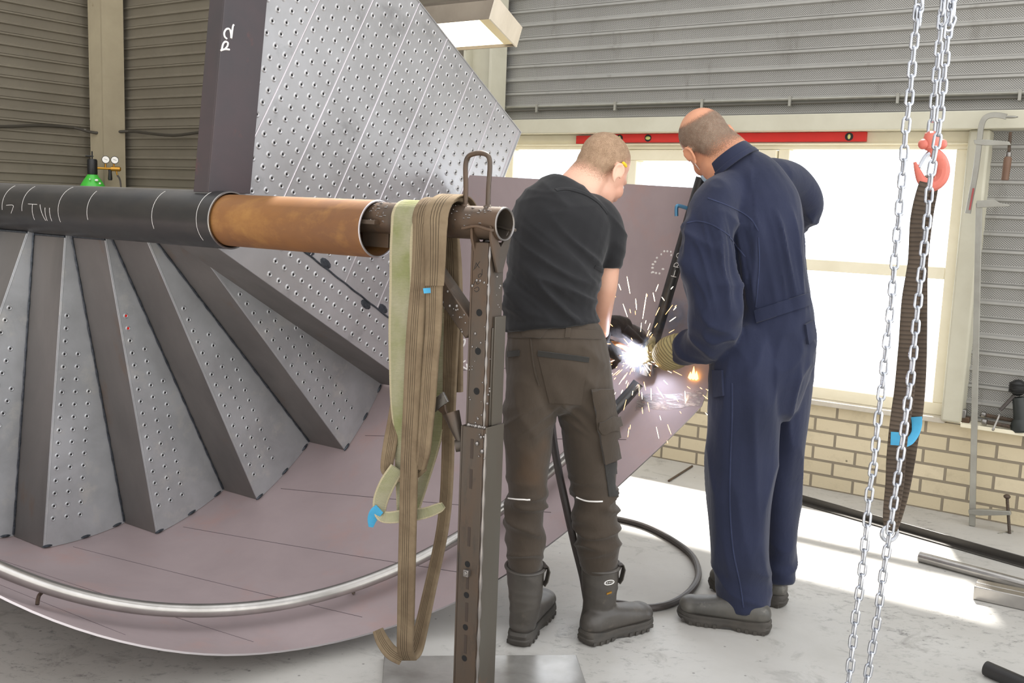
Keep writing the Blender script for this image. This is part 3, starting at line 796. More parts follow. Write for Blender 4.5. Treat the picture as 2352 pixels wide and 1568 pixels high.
# V cradle plates
for du, h in ((.036, 1), (-.026, 1)):
    mb = MB(); w = .075; zb = zc-.13
    def cv(v, z): return px3(du, v, z)
    poly = [cv(-.012, zb), cv(.012, zb), cv(w*.62, zc-.04), cv(w*.66, zc-.005), cv(w*.52, zc-.012), cv(.0, zc-.062), cv(-w*.52, zc-.012), cv(-w*.66, zc-.005), cv(-w*.62, zc-.04)]
    mb.prism(poly, A*.008); mb.build('cradle_plate', M['standsteel'], stand, bevel=.0015)
for sgn in (-1, 1):                           # curved saddle wings between the plates
    mb = MB(); mb.ribbon([px3(u, sgn*.047, zc-.012+.004*math.cos(u*60)) for u in np.linspace(-.045, .05, 10)], [N*.014+Z*.0]*10, [Z]*10, .007)
    mb.build('saddle_wing', M['standsteel'], stand)
# cross pipe in the cradle, inside the end of the rusty pipe
CP = P0+Z*.033
mb = MB(); mb.pipe(CP+A*-.12, CP+A*.445, .045, .040, 32)
cp = mb.build('cross_pipe', M['standsteel'], stand)
mb = MB()
for i in range(120):
    s = random.choice((random.uniform(.0, .06), random.uniform(.24, .44), random.uniform(.26, .44))); t = random.uniform(-80, 110)
    p = CP+A*s+.045*(-math.cos(RAD(t))*Z*-1+math.sin(RAD(t))*-N)
    k = random.random(); mb.ball(p, (.0015+k*k*.006, .002+k*.001, .0018), 6, ax=(A, N, Z))
mb.build('weld_spatter', M['spatter'], cp)
mb = MB(); mb.tube([CP+A*.445+.0425*(math.cos(t)*N+math.sin(t)*Z) for t in np.linspace(0, 2*math.pi, 33)[:-1]], .003, 6, closed=True); mb.build('pipe_rim', M['spatter'], cp)
mb = MB(); mb.box(CP+A*-.01-N*.0-Z*.03, (.1, .008, .11), LN); mb.box(CP+A*.0-N*.05-Z*.012, (.08, .03, .012), LN); mb.build('stop_plate', M['standsteel'], cp, bevel=.001)
# bent rod handle on the pipe
mb = MB(); b0 = CP+Z*.043
h0, h1 = .312, .388
mb.tube(cat_path([b0+A*h0, b0+A*h0+Z*.05, b0+A*(h0-.003)+Z*.11, b0+A*(h0+.006)+Z*.134, b0+A*(h0+.03)+Z*.142, b0+A*(h1-.022)+Z*.142, b0+A*(h1-.004)+Z*.134, b0+A*(h1+.002)+Z*.11, b0+A*h1+Z*.05, b0+A*h1], 6), .0068, 12)
for s in (h0, h1): mb.lathe(b0+A*s-Z*.002, Z, [(.014, 0), (.012, .005), (.007, .009)], 14)
mb.build('lifting_handle', M['standsteel'], cp)
# diagonal brace between post and pipe
mb = MB(); q0 = px3(-.03, .0, 1.10); q1 = CP+A*.10-Z*.03
bx = nrm(q1-q0); mb.box((q0+q1)/2, (np.linalg.norm(q1-q0), .05, .05), (bx, N, nrm(np.cross(bx, N))))
br_ = mb.build('brace', M['standsteel'], stand, bevel=.004)
mb = MB()
for i in range(22): mb.ball(q0+bx*random.uniform(.02, .2)-N*.0255+np.cross(bx, N)*random.uniform(-.02, .02), .0015+random.random()*.0035, 6)
mb.build('weld_spatter', M['spatter'], br_)
# cone holder and short pipe welded to the left of the post
hb = px3(-.062, -.012, ZT-.055)
mb = MB(); hd = nrm(-A*.42+Z*.9)
mb.lathe(hb, hd, [(.011, 0), (.024, .085), (.021, .085), (.009, .006)], 20); hp = mb.build('tool_holder', M['standsteel'], stand)
mb = MB(); mb.pipe(px3(-.045, -.004, ZT-.062), px3(-.072, -.022, ZT-.068), .017, .013, 18); mb.build('clamp_socket', M['standsteel'], stand)
# base plate
mb = MB(); mb.box(px3(.02, .05, .006), (.62, .62, .012), (nrm(V3(1, .1, 0)), nrm(V3(-.1, 1, 0)), Z))
bp = mb.build('base_plate', M['baseplate'], stand, bevel=.002)
# chisel in the holder
ck = thing('chisel', 'flat broad-bladed steel chisel standing in the cone holder of the stand', 'chisel', hb+hd*.03)
cd = nrm(-A*.62+Z*.78); cw = nrm(np.cross(cd, -N)); 
mb = MB(); b1 = hb+hd*.012; 
pth = [b1, b1+cd*.05, b1+cd*.085, b1+cd*.11]
mb.prism([b1-cw*.007, b1+cw*.007, b1+cd*.085+cw*.009, b1+cd*.10+cw*.016, b1+cd*.10-cw*.016, b1+cd*.085-cw*.009], -N*.008); mb.build('shank', M['standsteel'], ck, bevel=.0015)
mb = MB(); t0 = b1+cd*.10; mb.prism([t0-cw*.030, t0+cw*.030, t0+cw*.031+cd*.032, t0-cw*.031+cd*.032], -N*.007); mb.build('blade', M['bright'], ck, bevel=.001)
# ------------------------------------------------------------------ bodies: limbs are laid along joints, fused into one skin and wrinkled
def _loft(mb, C, W, D, rw, rd, pw=2.0, seg=24, cap=1.0):
    """rings along C with width vectors W, depth vectors D"""
    n = len(C); rings = []
    def ring(c, w, d, a, b):
        o = []
        for k in range(seg):
            t = 2*math.pi*k/seg; cx, sx = math.cos(t), math.sin(t)
            x = math.copysign(abs(cx)**(2/pw), cx); y = math.copysign(abs(sx)**(2/pw), sx); o.append(c+w*a*x+d*b*y)
        return o
    t0 = nrm(C[0]-C[1]); t1 = nrm(C[-1]-C[-2])
    for q in (80, 55, 28):
        k = math.sin(RAD(q)); m = min(rw[0], rd[0])*(cap[0] if isinstance(cap, tuple) else cap); rings.append(ring(C[0]+t0*m*k, W[0], D[0], rw[0]*math.cos(RAD(q)), rd[0]*math.cos(RAD(q))))
    for i in range(n): rings.append(ring(C[i], W[i], D[i], rw[i], rd[i]))
    for q in (28, 55, 80):
        k = math.sin(RAD(q)); m = min(rw[-1], rd[-1])*(cap[1] if isinstance(cap, tuple) else cap); rings.append(ring(C[-1]+t1*m*k, W[-1], D[-1], rw[-1]*math.cos(RAD(q)), rd[-1]*math.cos(RAD(q))))
    vs = [p for r in rings for p in r]; fs = []
    for i in range(len(rings)-1):
        for k in range(seg):
            l = (k+1) % seg; fs.append((i*seg+k, i*seg+l, (i+1)*seg+l, (i+1)*seg+k))
    fs.append(tuple(range(seg))[::-1]); fs.append(tuple((len(rings)-1)*seg+k for k in range(seg)))
    mb.add(vs, fs); return mb
def limb(mb, spec, off=0.0, pw=2.0, cap=1.0, sub=5):
    """spec rows: photo x, photo y, distance Y, half width (px), half depth (m)"""
    rows = cat_path([np.array(r, float) for r in spec], sub)
    C = [at(r[0], r[1], r[2]) for r in rows]
    W, D, rw, rd = [], [], [], []
    for i, r in enumerate(rows):
        T = nrm(C[min(i+1, len(C)-1)]-C[max(i-1, 0)]); v = nrm(C[i]-CC)
        w = np.cross(T, v); w = nrm(w) if np.linalg.norm(w) > .2 else nrm(V3(1, 0, 0)-T*T[0])
        if W and np.dot(w, W[-1]) < 0: w = -w
        W.append(w); D.append(nrm(np.cross(w, T))); rw.append(max(r[3]*mpp(C[i])+off, .006)); rd.append(max(r[4]+off, .006))
    return _loft(mb, C, W, D, rw, rd, pw, cap=cap)
def limb3(mb, rows, w0, off=0.0, pw=2.0, cap=1.0, sub=4, seg=20):
    """rows: x, y, z, half width, half depth"""
    rows = cat_path([np.array(r, float) for r in rows], sub); C = [r[:3] for r in rows]; W, D = [], []
    for i in range(len(C)):
        T = nrm(C[min(i+1, len(C)-1)]-C[max(i-1, 0)]); w = nrm(w0-T*np.dot(w0, T)); W.append(w); D.append(nrm(np.cross(w, T)))
    return _loft(mb, C, W, D, [r[3]+off for r in rows], [r[4]+off for r in rows], pw, seg, cap)
def fuse(mb, voxel=.007, smooth=4, fac=.5):
    me = bpy.data.meshes.new('tmp'); me.from_pydata(mb.v, [], mb.f)
    o = bpy.data.objects.new('tmp', me); COL.objects.link(o)
    r = o.modifiers.new('r', 'REMESH'); r.mode = 'VOXEL'; r.voxel_size = voxel
    if smooth:
        q = o.modifiers.new('s', 'SMOOTH'); q.factor = fac; q.iterations = smooth
    dg = bpy.context.evaluated_depsgraph_get(); ev = o.evaluated_get(dg); m2 = ev.to_mesh()
    co = np.empty(len(m2.vertices)*3); m2.vertices.foreach_get('co', co); no = np.empty(len(m2.vertices)*3); m2.vertex_normals.foreach_get('vector', no)
    fs = [tuple(p.vertices) for p in m2.polygons]
    ev.to_mesh_clear(); bpy.data.objects.remove(o); bpy.data.meshes.remove(me)
    return co.reshape(-1, 3), no.reshape(-1, 3), fs
def skin_obj(name, data, mats, parent, disp=None, mi=None, cut=None):
    co, no, fs = data
    if disp is not None: co = co+no*np.array([disp(c) for c in co])[:, None]
    if cut is not None:
        keep = np.array([cut(c) for c in co]); fs = [f for f in fs if all(keep[k] for k in f)]
        used = sorted({k for f in fs for k in f}); mp = {k: i for i, k in enumerate(used)}
        co = co[used]; fs = [tuple(mp[k] for k in f) for f in fs]
    mb = MB(); mb.v = [tuple(c) for c in co]; mb.f = [list(f) for f in fs]
    mb.m = [0]*len(fs) if mi is None else [mi(np.mean([co[k] for k in f], axis=0)) for f in fs]; mb.uv = [None]*len(fs)
    o = mb.build(name, mats, parent, smooth=180)
    return o
def fold(c, fx, fy, fz, amp, seed=0.0, sharp=1.6):
    v = noise.noise(Vector((c[0]*fx+seed, c[1]*fy+seed*.7, c[2]*fz-seed)))
    return amp*((1-min(1, abs(v)*1.9))**sharp-.35)
def smoothstep(a, b, x):
    t = min(1, max(0, (x-a)/(b-a))); return t*t*(3-2*t)
def bvh(o):
    """surface of a built mesh in world space, to sew pockets and seams onto"""
    off = Vector((0, 0, 0)); p = o
    while p is not None: off += p.location; p = p.parent
    return BVHTree.FromPolygons([v.co+off for v in o.data.vertices], [tuple(p.vertices) for p in o.data.polygons]), off
def sew(tree, px, py, lift=.0015):
    d = ray(px, py); h = tree.ray_cast(Vector(CC), Vector(d))
    if h[0] is None: return None, None
    return np.array(h[0])+np.array(h[1])*lift, np.array(h[1])
def seam(name, tree, pts, hw, th, m, parent, lift=.001, sub=6):
    """strip of cloth or piping lying on a garment, following points of its surface"""
    P, W, Nn = [], [], []
    for (x, y) in cat_path([np.array(p, float) for p in pts], sub):
        p, n = sew(tree, x, y, lift)
        if p is not None: P.append(p); Nn.append(n)
    if len(P) < 3: return None
    for i in range(len(P)):
        T = nrm(P[min(i+1, len(P)-1)]-P[max(i-1, 0)]); W.append(nrm(np.cross(Nn[i], T))*hw)
    mb = MB(); mb.ribbon(P, W, Nn, th); return mb.build(name, m, parent, smooth=60)
def patch(name, tree, quad, m, parent, th=.004, nu=8, nv=8, lift=.001):
    """a sewn-on piece of cloth: quad of photo points on the garment, given a thickness"""
    q = [np.array(p, float) for p in quad]; P = {}; 
    for i in range(nu+1):
        for j in range(nv+1):
            a, b = i/nu, j/nv; xy = (q[0]*(1-a)+q[1]*a)*(1-b)+(q[3]*(1-a)+q[2]*a)*b
            p, n = sew(tree, xy[0], xy[1], lift)
            if p is not None: P[i, j] = (p, n)
    mb = MB(); vs = []; idx = {}
    for k, (p, n) in P.items():
        idx[k] = len(vs); vs.append(p-n*.004); vs.append(p+n*th)
    fs = []
    def quadf(a, b, c, d): fs.append((a, b, c, d))
    for i in range(nu):
        for j in range(nv):
            ks = [(i, j), (i+1, j), (i+1, j+1), (i, j+1)]
            if all(k in idx for k in ks):
                pts = [P[k][0] for k in ks]
                if max(np.linalg.norm(pts[a]-pts[b]) for a in range(4) for b in range(4)) > .12: continue
                quadf(*[idx[k]+1 for k in ks])
                if j == 0: quadf(idx[ks[0]], idx[ks[1]], idx[ks[1]]+1, idx[ks[0]]+1)
                if j == nv-1: quadf(idx[ks[2]], idx[ks[3]], idx[ks[3]]+1, idx[ks[2]]+1)
                if i == 0: quadf(idx[ks[3]], idx[ks[0]], idx[ks[0]]+1, idx[ks[3]]+1)
                if i == nu-1: quadf(idx[ks[1]], idx[ks[2]], idx[ks[2]]+1, idx[ks[1]]+1)
    if not fs: return None
    mb.add(vs, fs); o = mb.build(name, m, parent, smooth=40)
    bm = bmesh.new(); bm.from_mesh(o.data); bmesh.ops.recalc_face_normals(bm, faces=bm.faces); bm.to_mesh(o.data); bm.free()
    return o
# ---- heads
def head_frame(O, f, up_hint):
    f = nrm(f); r = nrm(np.cross(f, up_hint)); u = np.cross(r, f); return (O, r, f, u)
def hp(F, x, y, z): return F[0]+F[1]*x+F[2]*y+F[3]*z
def head_parts(mb, F, k=1.0):
    ax = (F[1], F[2], F[3])
    def B(x, y, z, a, b, c): mb.ball(hp(F, x*k, y*k, z*k), (a*k, b*k, c*k), 24, ax=ax)
    B(0, -.008, .050, .078, .099, .087); B(0, .030, .010, .069, .070, .085); B(0, -.04, .015, .066, .062, .07)
    B(0, .042, -.045, .054, .056, .058); B(0, .050, -.078, .043, .046, .034); B(0, .083, -.092, .021, .018, .018)
    B(0, .084, .024, .050, .022, .016); B(0, .075, -.062, .036, .030, .030)
    for s in (-1, 1):
        B(.040*s, .062, -.022, .026, .034, .030); B(.050*s, .022, -.058, .016, .042, .036)
        B(.012*s, .106, -.030, .010, .012, .009)
    limb3(mb, [tuple(hp(F, 0, .098*k, .020*k))+(.009, .010), tuple(hp(F, 0, .110*k, -.008*k))+(.010, .012), tuple(hp(F, 0, .118*k, -.028*k))+(.013, .012)], F[1])
    B(0, .103, -.053, .022, .010, .006); B(0, .101, -.064, .019, .010, .007)
def ear(mb, F, s, k=1.0):
    """auricle: curved rim, bowl and lobe standing off the head"""
    out = nrm(F[1]*s*.80-F[2]*.60); pl = nrm(F[2]*.80+F[1]*s*.60)
    c = hp(F, .080*s*k, -.008*k, 0)
    path = [c+pl*a+F[3]*b+out*d for a, b, d in ((.016, -.008, .002), (.018, .016, .006), (.010, .031, .010), (-.004, .035, .014), (-.014, .026, .018), (-.017, .008, .018), (-.012, -.010, .015), (-.004, -.022, .011), (.004, -.029, .008))]
    P = cat_path(path, 4); mb.tube(P, [.0052]*len(P), 8)
    mb.ball(c+out*.008-pl*.001+F[3]*.005, (.016, .005, .028), 12, ax=(pl, out, F[3])); mb.ball(c+out*.009+F[3]*-.024+pl*.002, (.008, .005, .010), 10, ax=(pl, out, F[3]))
def hair_shell(name, data, F, mask, m, parent, lift=.0012):
    co, no, fs = data
    loc = np.stack([(co-F[0])@F[1], (co-F[0])@F[2], (co-F[0])@F[3]], 1)
    w = np.array([mask(*p) for p in loc]); keep = w > 0
    fs2 = [f for f in fs if all(keep[k] for k in f)]; used = sorted({k for f in fs2 for k in f}); mp = {k: i for i, k in enumerate(used)}
    mb = MB(); mb.v = [tuple(co[k]+no[k]*lift*min(1, w[k]*1.5)) for k in used]; mb.f = [[mp[k] for k in f] for f in fs2]; mb.m = [0]*len(fs2); mb.uv = [None]*len(fs2)
    o = mb.build(name, m, parent, smooth=180)
    at_ = o.data.attributes.new('hair_mask', 'FLOAT', 'POINT'); at_.data.foreach_set('value', [float(min(1, w[k])) for k in used])
    return o
def stubble(name, col, col2):
    m, t, b = base(name); v = t.coords('Object')
    at_ = t.new('ShaderNodeAttribute'); at_.attribute_name = 'hair_mask'
    c = t.mix(t.ramp(t.noise(v, 55, 5, .7), .35, .65), lin(col), lin(col2)); t.l.new(c, b.inputs['Base Color']); b.inputs['Roughness'].default_value = .75
    b.inputs['Specular IOR Level'].default_value = .2
    a = t.math('MULTIPLY_ADD', t.math('SUBTRACT', t.noise(v, 420, 2), .5), .9, at_.outputs['Fac'])
    t.l.new(t.ramp(a, .12, .62), b.inputs['Alpha'])
    t.l.new(t.bump(t.noise(v, 500, 2), .3, .001), b.inputs['Normal'])
    return m
M['stub1'] = stubble('buzz_cut_fair', 'ad9278', '957c64')
M['stub2'] = stubble('stubble_grey_brown', '8f7d6e', '7a6859')
M['eye'] = mat('eye_white', 'e8e4de', .2)
def eyes(F, parent, k=1.0):
    for s in (-1, 1):
        mb = MB(); mb.ball(hp(F, .031*s*k, .088*k, .004*k), .0118*k, 12); mb.lathe(hp(F, .031*s*k, .0985*k, .003*k), F[2], [(.0052, 0), (.0044, .0016), (0, .0022)], 12, mi=1)
        mb.build('eye', [M['eye'], M['black']], parent)
# ---- hands
def hand(mb, wrist, d, pn, side, curls, thumb, k=1.0, rad=.0105):
    """wrist point, finger direction, palm normal, direction to the thumb; curls: bend of each finger per joint (deg)"""
    d = nrm(d); pn = nrm(pn-d*np.dot(pn, d)); side = nrm(side-d*np.dot(side, d)-pn*np.dot(side, pn))
    limb3(mb, [tuple(wrist-d*.02*k)+(.029*k, .022*k), tuple(wrist+d*.02*k)+(.034*k, .021*k), tuple(wrist+d*.06*k)+(.043*k, .020*k), tuple(wrist+d*.092*k)+(.042*k, .016*k)], side)
    L = ((.046, .029, .022), (.051, .032, .024), (.047, .030, .023), (.037, .023, .019))
    for i in range(4):
        b = wrist+d*(.088-.005*abs(i-1))*k+side*(.031-.0205*i)*k; v = d; p = [b-d*.02*k, b]
        a = 0
        for j in range(3):
            a += RAD(curls[i] if j else curls[i]*.9); v = d*math.cos(a)+pn*math.sin(a)+side*(.10-.06*i)*(.6 if j == 0 else .2); p.append(p[-1]+nrm(v)*L[i][j]*k)
        r = rad*k*(1, 1.04, 1, .9)[i]
        mb.tube(cat_path(p, 4), [r*(1.02-.26*q) for q in np.linspace(0, 1, 17)], 10); mb.ball(p[-1], r*.78, 8)
        for q in p[2:4]: mb.ball(q, r*.98, 8)
    b = wrist+d*.025*k+side*.026*k; v = nrm(d*.62+side*.62+pn*.45*thumb)
    p = [b-d*.01*k, b+v*.032*k]; v = nrm(d*.85+side*.15+pn*.55*thumb); p.append(p[-1]+v*.033*k); v = nrm(d*.8-side*.25+pn*.75*thumb); p.append(p[-1]+v*.027*k)
    mb.tube(cat_path(p, 4), [rad*k*x for x in np.linspace(1.45, .9, 13)], 10); mb.ball(p[-1], rad*k*.9, 8)
    return p[-1]
# ---- footwear
def boot(name, heel, toe, shaft, parent, leather, width=.047, high=True, lugs=True):
    heel = np.asarray(heel); toe = np.asarray(toe); d = nrm((toe-heel)*V3(1, 1, 0)); L = np.linalg.norm((toe-heel)*V3(1, 1, 0)); side = np.cross(d, Z)
    def f(t, z, w, h): return tuple(heel+d*L*t+Z*z)+(w, h)
    k = width/.047
    mb = MB(); limb3(mb, [f(.10, .064, .037*k, .040), f(.30, .072, .038*k, .048), f(.52, .066, .043*k, .040), f(.74, .060, .049*k, .033), f(.90, .054, .044*k, .029)], side, pw=2.3, sub=5)
    mb.ball(heel+d*L*.86+Z*.055, (.050*k, .045, .034), 16, ax=(side, d, Z))
    limb3(mb, shaft, side, sub=5)
    data = fuse(mb, .0055, 5)
    up = skin_obj(name, data, leather, parent, disp=lambda c: fold(c, 9, 9, 22, .0022, 3.1)*smoothstep(.06, .12, c[2]), cut=(lambda c: True))
    # sole: outline of the foot with heel block and welt
    out = []
    prof = [(-.02, .30), (.0, .62), (.06, .80), (.18, .86), (.34, .80), (.48, .84), (.62, .98), (.76, 1.06), (.88, 1.0), (.96, .74), (1.0, .34)]
    for t, w in prof: out.append((t, w*.047*k))
    ring = [heel+d*L*t+side*w for t, w in out]+[heel+d*L*t-side*w for t, w in out[::-1]]
    ring = cat_path(ring, 3, closed=True)
    n = len(ring); mb = MB(); lv = []
    for z, s in ((.0, .95), (.006, 1.0), (.022, 1.03), (.026, 1.0), (.03, 1.02), (.040, .985)):
        cen = heel+d*L*.5
        for p in ring:
            q = cen+(p-cen)*s; t = np.dot(p-heel, d)/L
            zz = z
            if z < .01 and .36 < t < .52: zz = z+.010
            if z >= .03: zz = z+.008*smoothstep(.25, 0, t)
            if t > .85: zz += .012*(t-.85)/.15*(1 if z < .02 else .6)
            lv.append(q+Z*zz)
    fs = []
    for i in range(5):
        for a in range(n):
            b = (a+1) % n; fs.append((i*n+a, i*n+b, (i+1)*n+b, (i+1)*n+a))
    fs.append(tuple(range(n))[::-1]); fs.append(tuple(5*n+a for a in range(n))); mb.add(lv, fs)
    if lugs:
        for i in range(11):
            t = .04+i*.088
            if .34 < t < .54: continue
            w = float(np.interp(t, [a for a, b in prof], [b for a, b in prof]))*.047*k
            for s in (-1, 1): mb.box(heel+d*L*t+side*s*(w+.0005)+Z*(.009+(.012*(t-.85)/.15 if t > .85 else 0)), (.012, .008, .012), (d, side, Z))
    mb.build('sole', M['gumsole'], up, smooth=40)
    return up
# ================================================================== the man in the black T-shirt
m1 = thing('person', 'person with a buzz cut in black T-shirt and olive work trousers, welding', 'person', V3(.2, 3.15, 0))
T1 = [(1267, 750, 3.16, 113, .138), (1264, 715, 3.165, 107, .133), (1262, 680, 3.17, 104, .128), (1270, 620, 3.20, 108, .132), (1284, 550, 3.24, 117, .135), (1296, 500, 3.28, 116, .128), (1309, 466, 3.31, 92, .105), (1318, 452, 3.325, 66, .080)]
LS1 = [(1265, 480, 3.30, 44, .08), (1222, 505, 3.28, 52, .072), (1208, 555, 3.32, 44, .065), (1212, 625, 3.40, 38, .055)]
LF1 = [(1212, 625, 3.40, 30, .042), (1260, 690, 3.50, 26, .038), (1340, 735, 3.56, 22, .032), (1395, 748, 3.60, 19, .027)]
RS1 = [(1325, 478, 3.30, 46, .085), (1372, 512, 3.29, 56, .09), (1396, 555, 3.285, 45, .078), (1399, 585, 3.285, 38, .066), (1395, 612, 3.29, 32, .06)]
RF1 = [(1396, 590, 3.29, 29, .042), (1391, 650, 3.31, 28, .042), (1384, 700, 3.36, 25, .038), (1382, 745, 3.44, 20, .031), (1380, 785, 3.52, 16, .027)]
HIP1 = [(1267, 725, 3.16, 92, .108), (1270, 755, 3.16, 100, .120), (1276, 795, 3.15, 112, .138), (1281, 850, 3.15, 115, .138), (1280, 885, 3.15, 108, .125)]
LL1 = [(1234, 810, 3.15, 56, .11), (1226, 860, 3.14, 60, .115), (1216, 950, 3.13, 60, .10), (1212, 1050, 3.13, 52, .085), (1210, 1130, 3.13, 46, .078), (1206, 1210, 3.12, 45, .078), (1206, 1288, 3.13, 39, .062), (1207, 1310, 3.14, 33, .05), (1207, 1350, 3.145, 25, .04)]
RL1 = [(1330, 810, 3.16, 62, .11), (1341, 860, 3.16, 66, .118), (1350, 950, 3.17, 66, .103), (1358, 1050, 3.19, 60, .09), (1366, 1130, 3.20, 51, .082), (1371, 1210, 3.20, 52, .082), (1375, 1285, 3.20, 45, .066), (1378, 1306, 3.208, 35, .052), (1377, 1345, 3.21, 26, .04)]
# head turned down to the right
O1 = at(1378, 398, 3.385)
F1 = head_frame(O1, V3(.60, .62, -.50), V3(.10, -.05, 1))
def neck1(mb, off=0): limb(mb, [(1318, 455, 3.325, 62, .07), (1335, 428, 3.335, 50, .062), (1352, 405, 3.35, 46, .060), (1366, 385, 3.37, 42, .055)], off)
hb1 = MB(); head_parts(hb1, F1); ear(hb1, F1, 1); ear(hb1, F1, -1); neck1(hb1)
b1 = MB(); b1.v += hb1.v; b1.f += hb1.f; b1.m += hb1.m; b1.uv += hb1.uv
for s in (T1, LS1, RS1, HIP1, LL1, RL1): limb(b1, s, -.026, cap=.1 if s in (HIP1, T1) else .6)
limb(b1, LF1, -.002); limb(b1, RF1)
hand(b1, at(1418, 748, 3.615), at(1462, 762, 3.655)-at(1418, 748, 3.615), V3(.05, .25, -1), V3(.1, -1, .1), (34, 40, 42, 44), .7, 1.04, .0088)
hand(b1, at(1380, 786, 3.52), V3(.55, .5, -.35), V3(-.4, .5, -.7), V3(0, .3, 1), (60, 62, 62, 60), .8, .9, .0088)
d1 = fuse(b1, .0050, 6)
body1 = skin_obj('body', d1, M['skin1'], m1)
def mask1(x, y, z):
    if z < -.09 or x*x+y*y+z*z > .045: return 0
    if abs(x) > .079 and -.045 < y < .03 and z < .038: return 0
    edge = z-(-.052+.10*smoothstep(-.05, .02, y)+.045*smoothstep(.02, .07, y))
    front = 1-smoothstep(.070, .092, y-(.0 if z > .09 else -.0))
    return .55*smoothstep(-.03, .06, edge)*(front if z > .02 else 1)*(1 if y < .075 or z > .06 else 0)
hair_shell('hair', d1, F1, mask1, M['stub1'], m1, .0016)
eyes(F1, m1)
mb = MB(); e0 = hp(F1, .086, -.002, .044); mb.tube([e0-F1[2]*.006, e0+F1[2]*.004, e0+F1[2]*.012], [.006, .0065, .004], 10); mb.ball(e0-F1[2]*.007, .0062, 10)
mb.build('ear_plug', mat('yellow_foam', 'e6c22e', .8), m1)
# shirt
mb = MB(); limb(mb, T1, 0, pw=2.25, cap=(.06, .08)); limb(mb, LS1, 0, cap=(1, .2)); limb(mb, RS1, 0, cap=(1, .08))
def d_shirt(c):
    q = np.array(c)
    a = q[0]*.55+q[2]*.83                 # folds run down to the right across the back
    low = smoothstep(1.42, 1.18, c[2])
    hemk = smoothstep(1.075, 1.12, c[2])
    return hemk*fold((a, q[1], q[0]), 15, 4, 3.0, .016, 2.3, 2.2)*(.3+.7*low)+fold((c[0]*.6+c[2]*.8, c[1], c[0]), 34, 6, 5, .006, 4.3)*low*hemk+fold(c, 6, 6, 26, .004, 7.7)*smoothstep(1.16, 1.08, c[2])+fold(c, 7, 7, 24, .003, 4.1)*smoothstep(1.4, 1.5, c[2])
sh = skin_obj('t_shirt', fuse(mb, .0065, 5), M['tshirt'], m1, d_shirt)
tr, off_ = bvh(sh)
cr = [at(x, y, Y) for x, y, Y in ((1270, 432, 3.30), (1300, 428, 3.27), (1340, 434, 3.26), (1378, 458, 3.275), (1402, 486, 3.31))]
seam('neck_band', tr, [(1277, 437), (1296, 434), (1320, 437), (1348, 447), (1376, 466), (1396, 490)], .008, .003, M['tshirt'], sh)
seam('sleeve_hem', tr, [(1366, 612), (1385, 621), (1405, 622), (1424, 617)], .006, .003, M['tshirt'], sh)
# trousers
mb = MB(); limb(mb, HIP1, .002, pw=2.3, cap=(.1, .7))
limb(mb, LL1); limb(mb, RL1)
def d_tr(c):
    z = c[2]; gk = smoothstep(.28, .34, z); k = gk*max(smoothstep(.62, .50, z), smoothstep(.55, .30, z)*1.0)
    f = fold(c, 6, 6, 19, .017, 1.7, 1.7)*k+fold((c[0]+c[2]*.4, c[1], c[2]), 8, 6, 7, .010, 5.1)*smoothstep(.55, .8, z)
    f += fold((c[0], c[1], c[2]+abs(c[0]-.16)*.8), 4, 4, 22, .010, 9.3)*smoothstep(.70, .76, z)*smoothstep(.88, .80, z)
    return f
trs = skin_obj('trousers', fuse(mb, .0065, 4), M['trousers'], m1, d_tr)
tt, off_ = bvh(trs)
dark = M['trousersdark']
patch('waistband', tt, [(1168, 756), (1376, 758), (1380, 779), (1168, 775)], M['trousers'], trs, .003, 16, 3)
patch('belt_loop', tt, [(1300, 756), (1311, 756), (1309, 776), (1297, 776)], M['trousers'], trs, .006, 2, 4)
patch('back_tab', tt, [(1196, 756), (1260, 756), (1242, 777), (1203, 774)], M['trousers'], trs, .005, 5, 4)
patch('pocket_flap', tt, [(1237, 805), (1352, 820), (1350, 832), (1236, 818)], dark, trs, .005, 12, 2)
patch('pocket', tt, [(1237, 818), (1350, 832), (1334, 928), (1262, 924)], M['trousers'], trs, .003, 10, 8)
patch('pocket_flap', tt, [(1168, 806), (1194, 804), (1193, 817), (1168, 820)], dark, trs, .005, 4, 2)
patch('cargo_pocket', tt, [(1358, 893), (1400, 893), (1424, 1050), (1386, 1064)], M['trousers'], trs, .014, 6, 10)
patch('cargo_flap', tt, [(1374, 966), (1414, 958), (1420, 985), (1380, 990)], M['trousers'], trs, .018, 5, 3)
patch('knee_panel', tt, [(1388, 1066), (1420, 1060), (1424, 1140), (1398, 1140)], dark, trs, .003, 5, 6)
seam('seat_seam', tt, [(1219, 778), (1222, 810), (1228, 850), (1238, 885)], .002, .004, M['trousers'], trs)
seam('reflective_piping', tt, [(1324, 1141), (1345, 1149), (1365, 1151), (1384, 1151)], .0022, .004, M['chalk'], trs)
seam('reflective_piping', tt, [(1168, 1144), (1190, 1147), (1218, 1148)], .0022, .004, M['chalk'], trs)
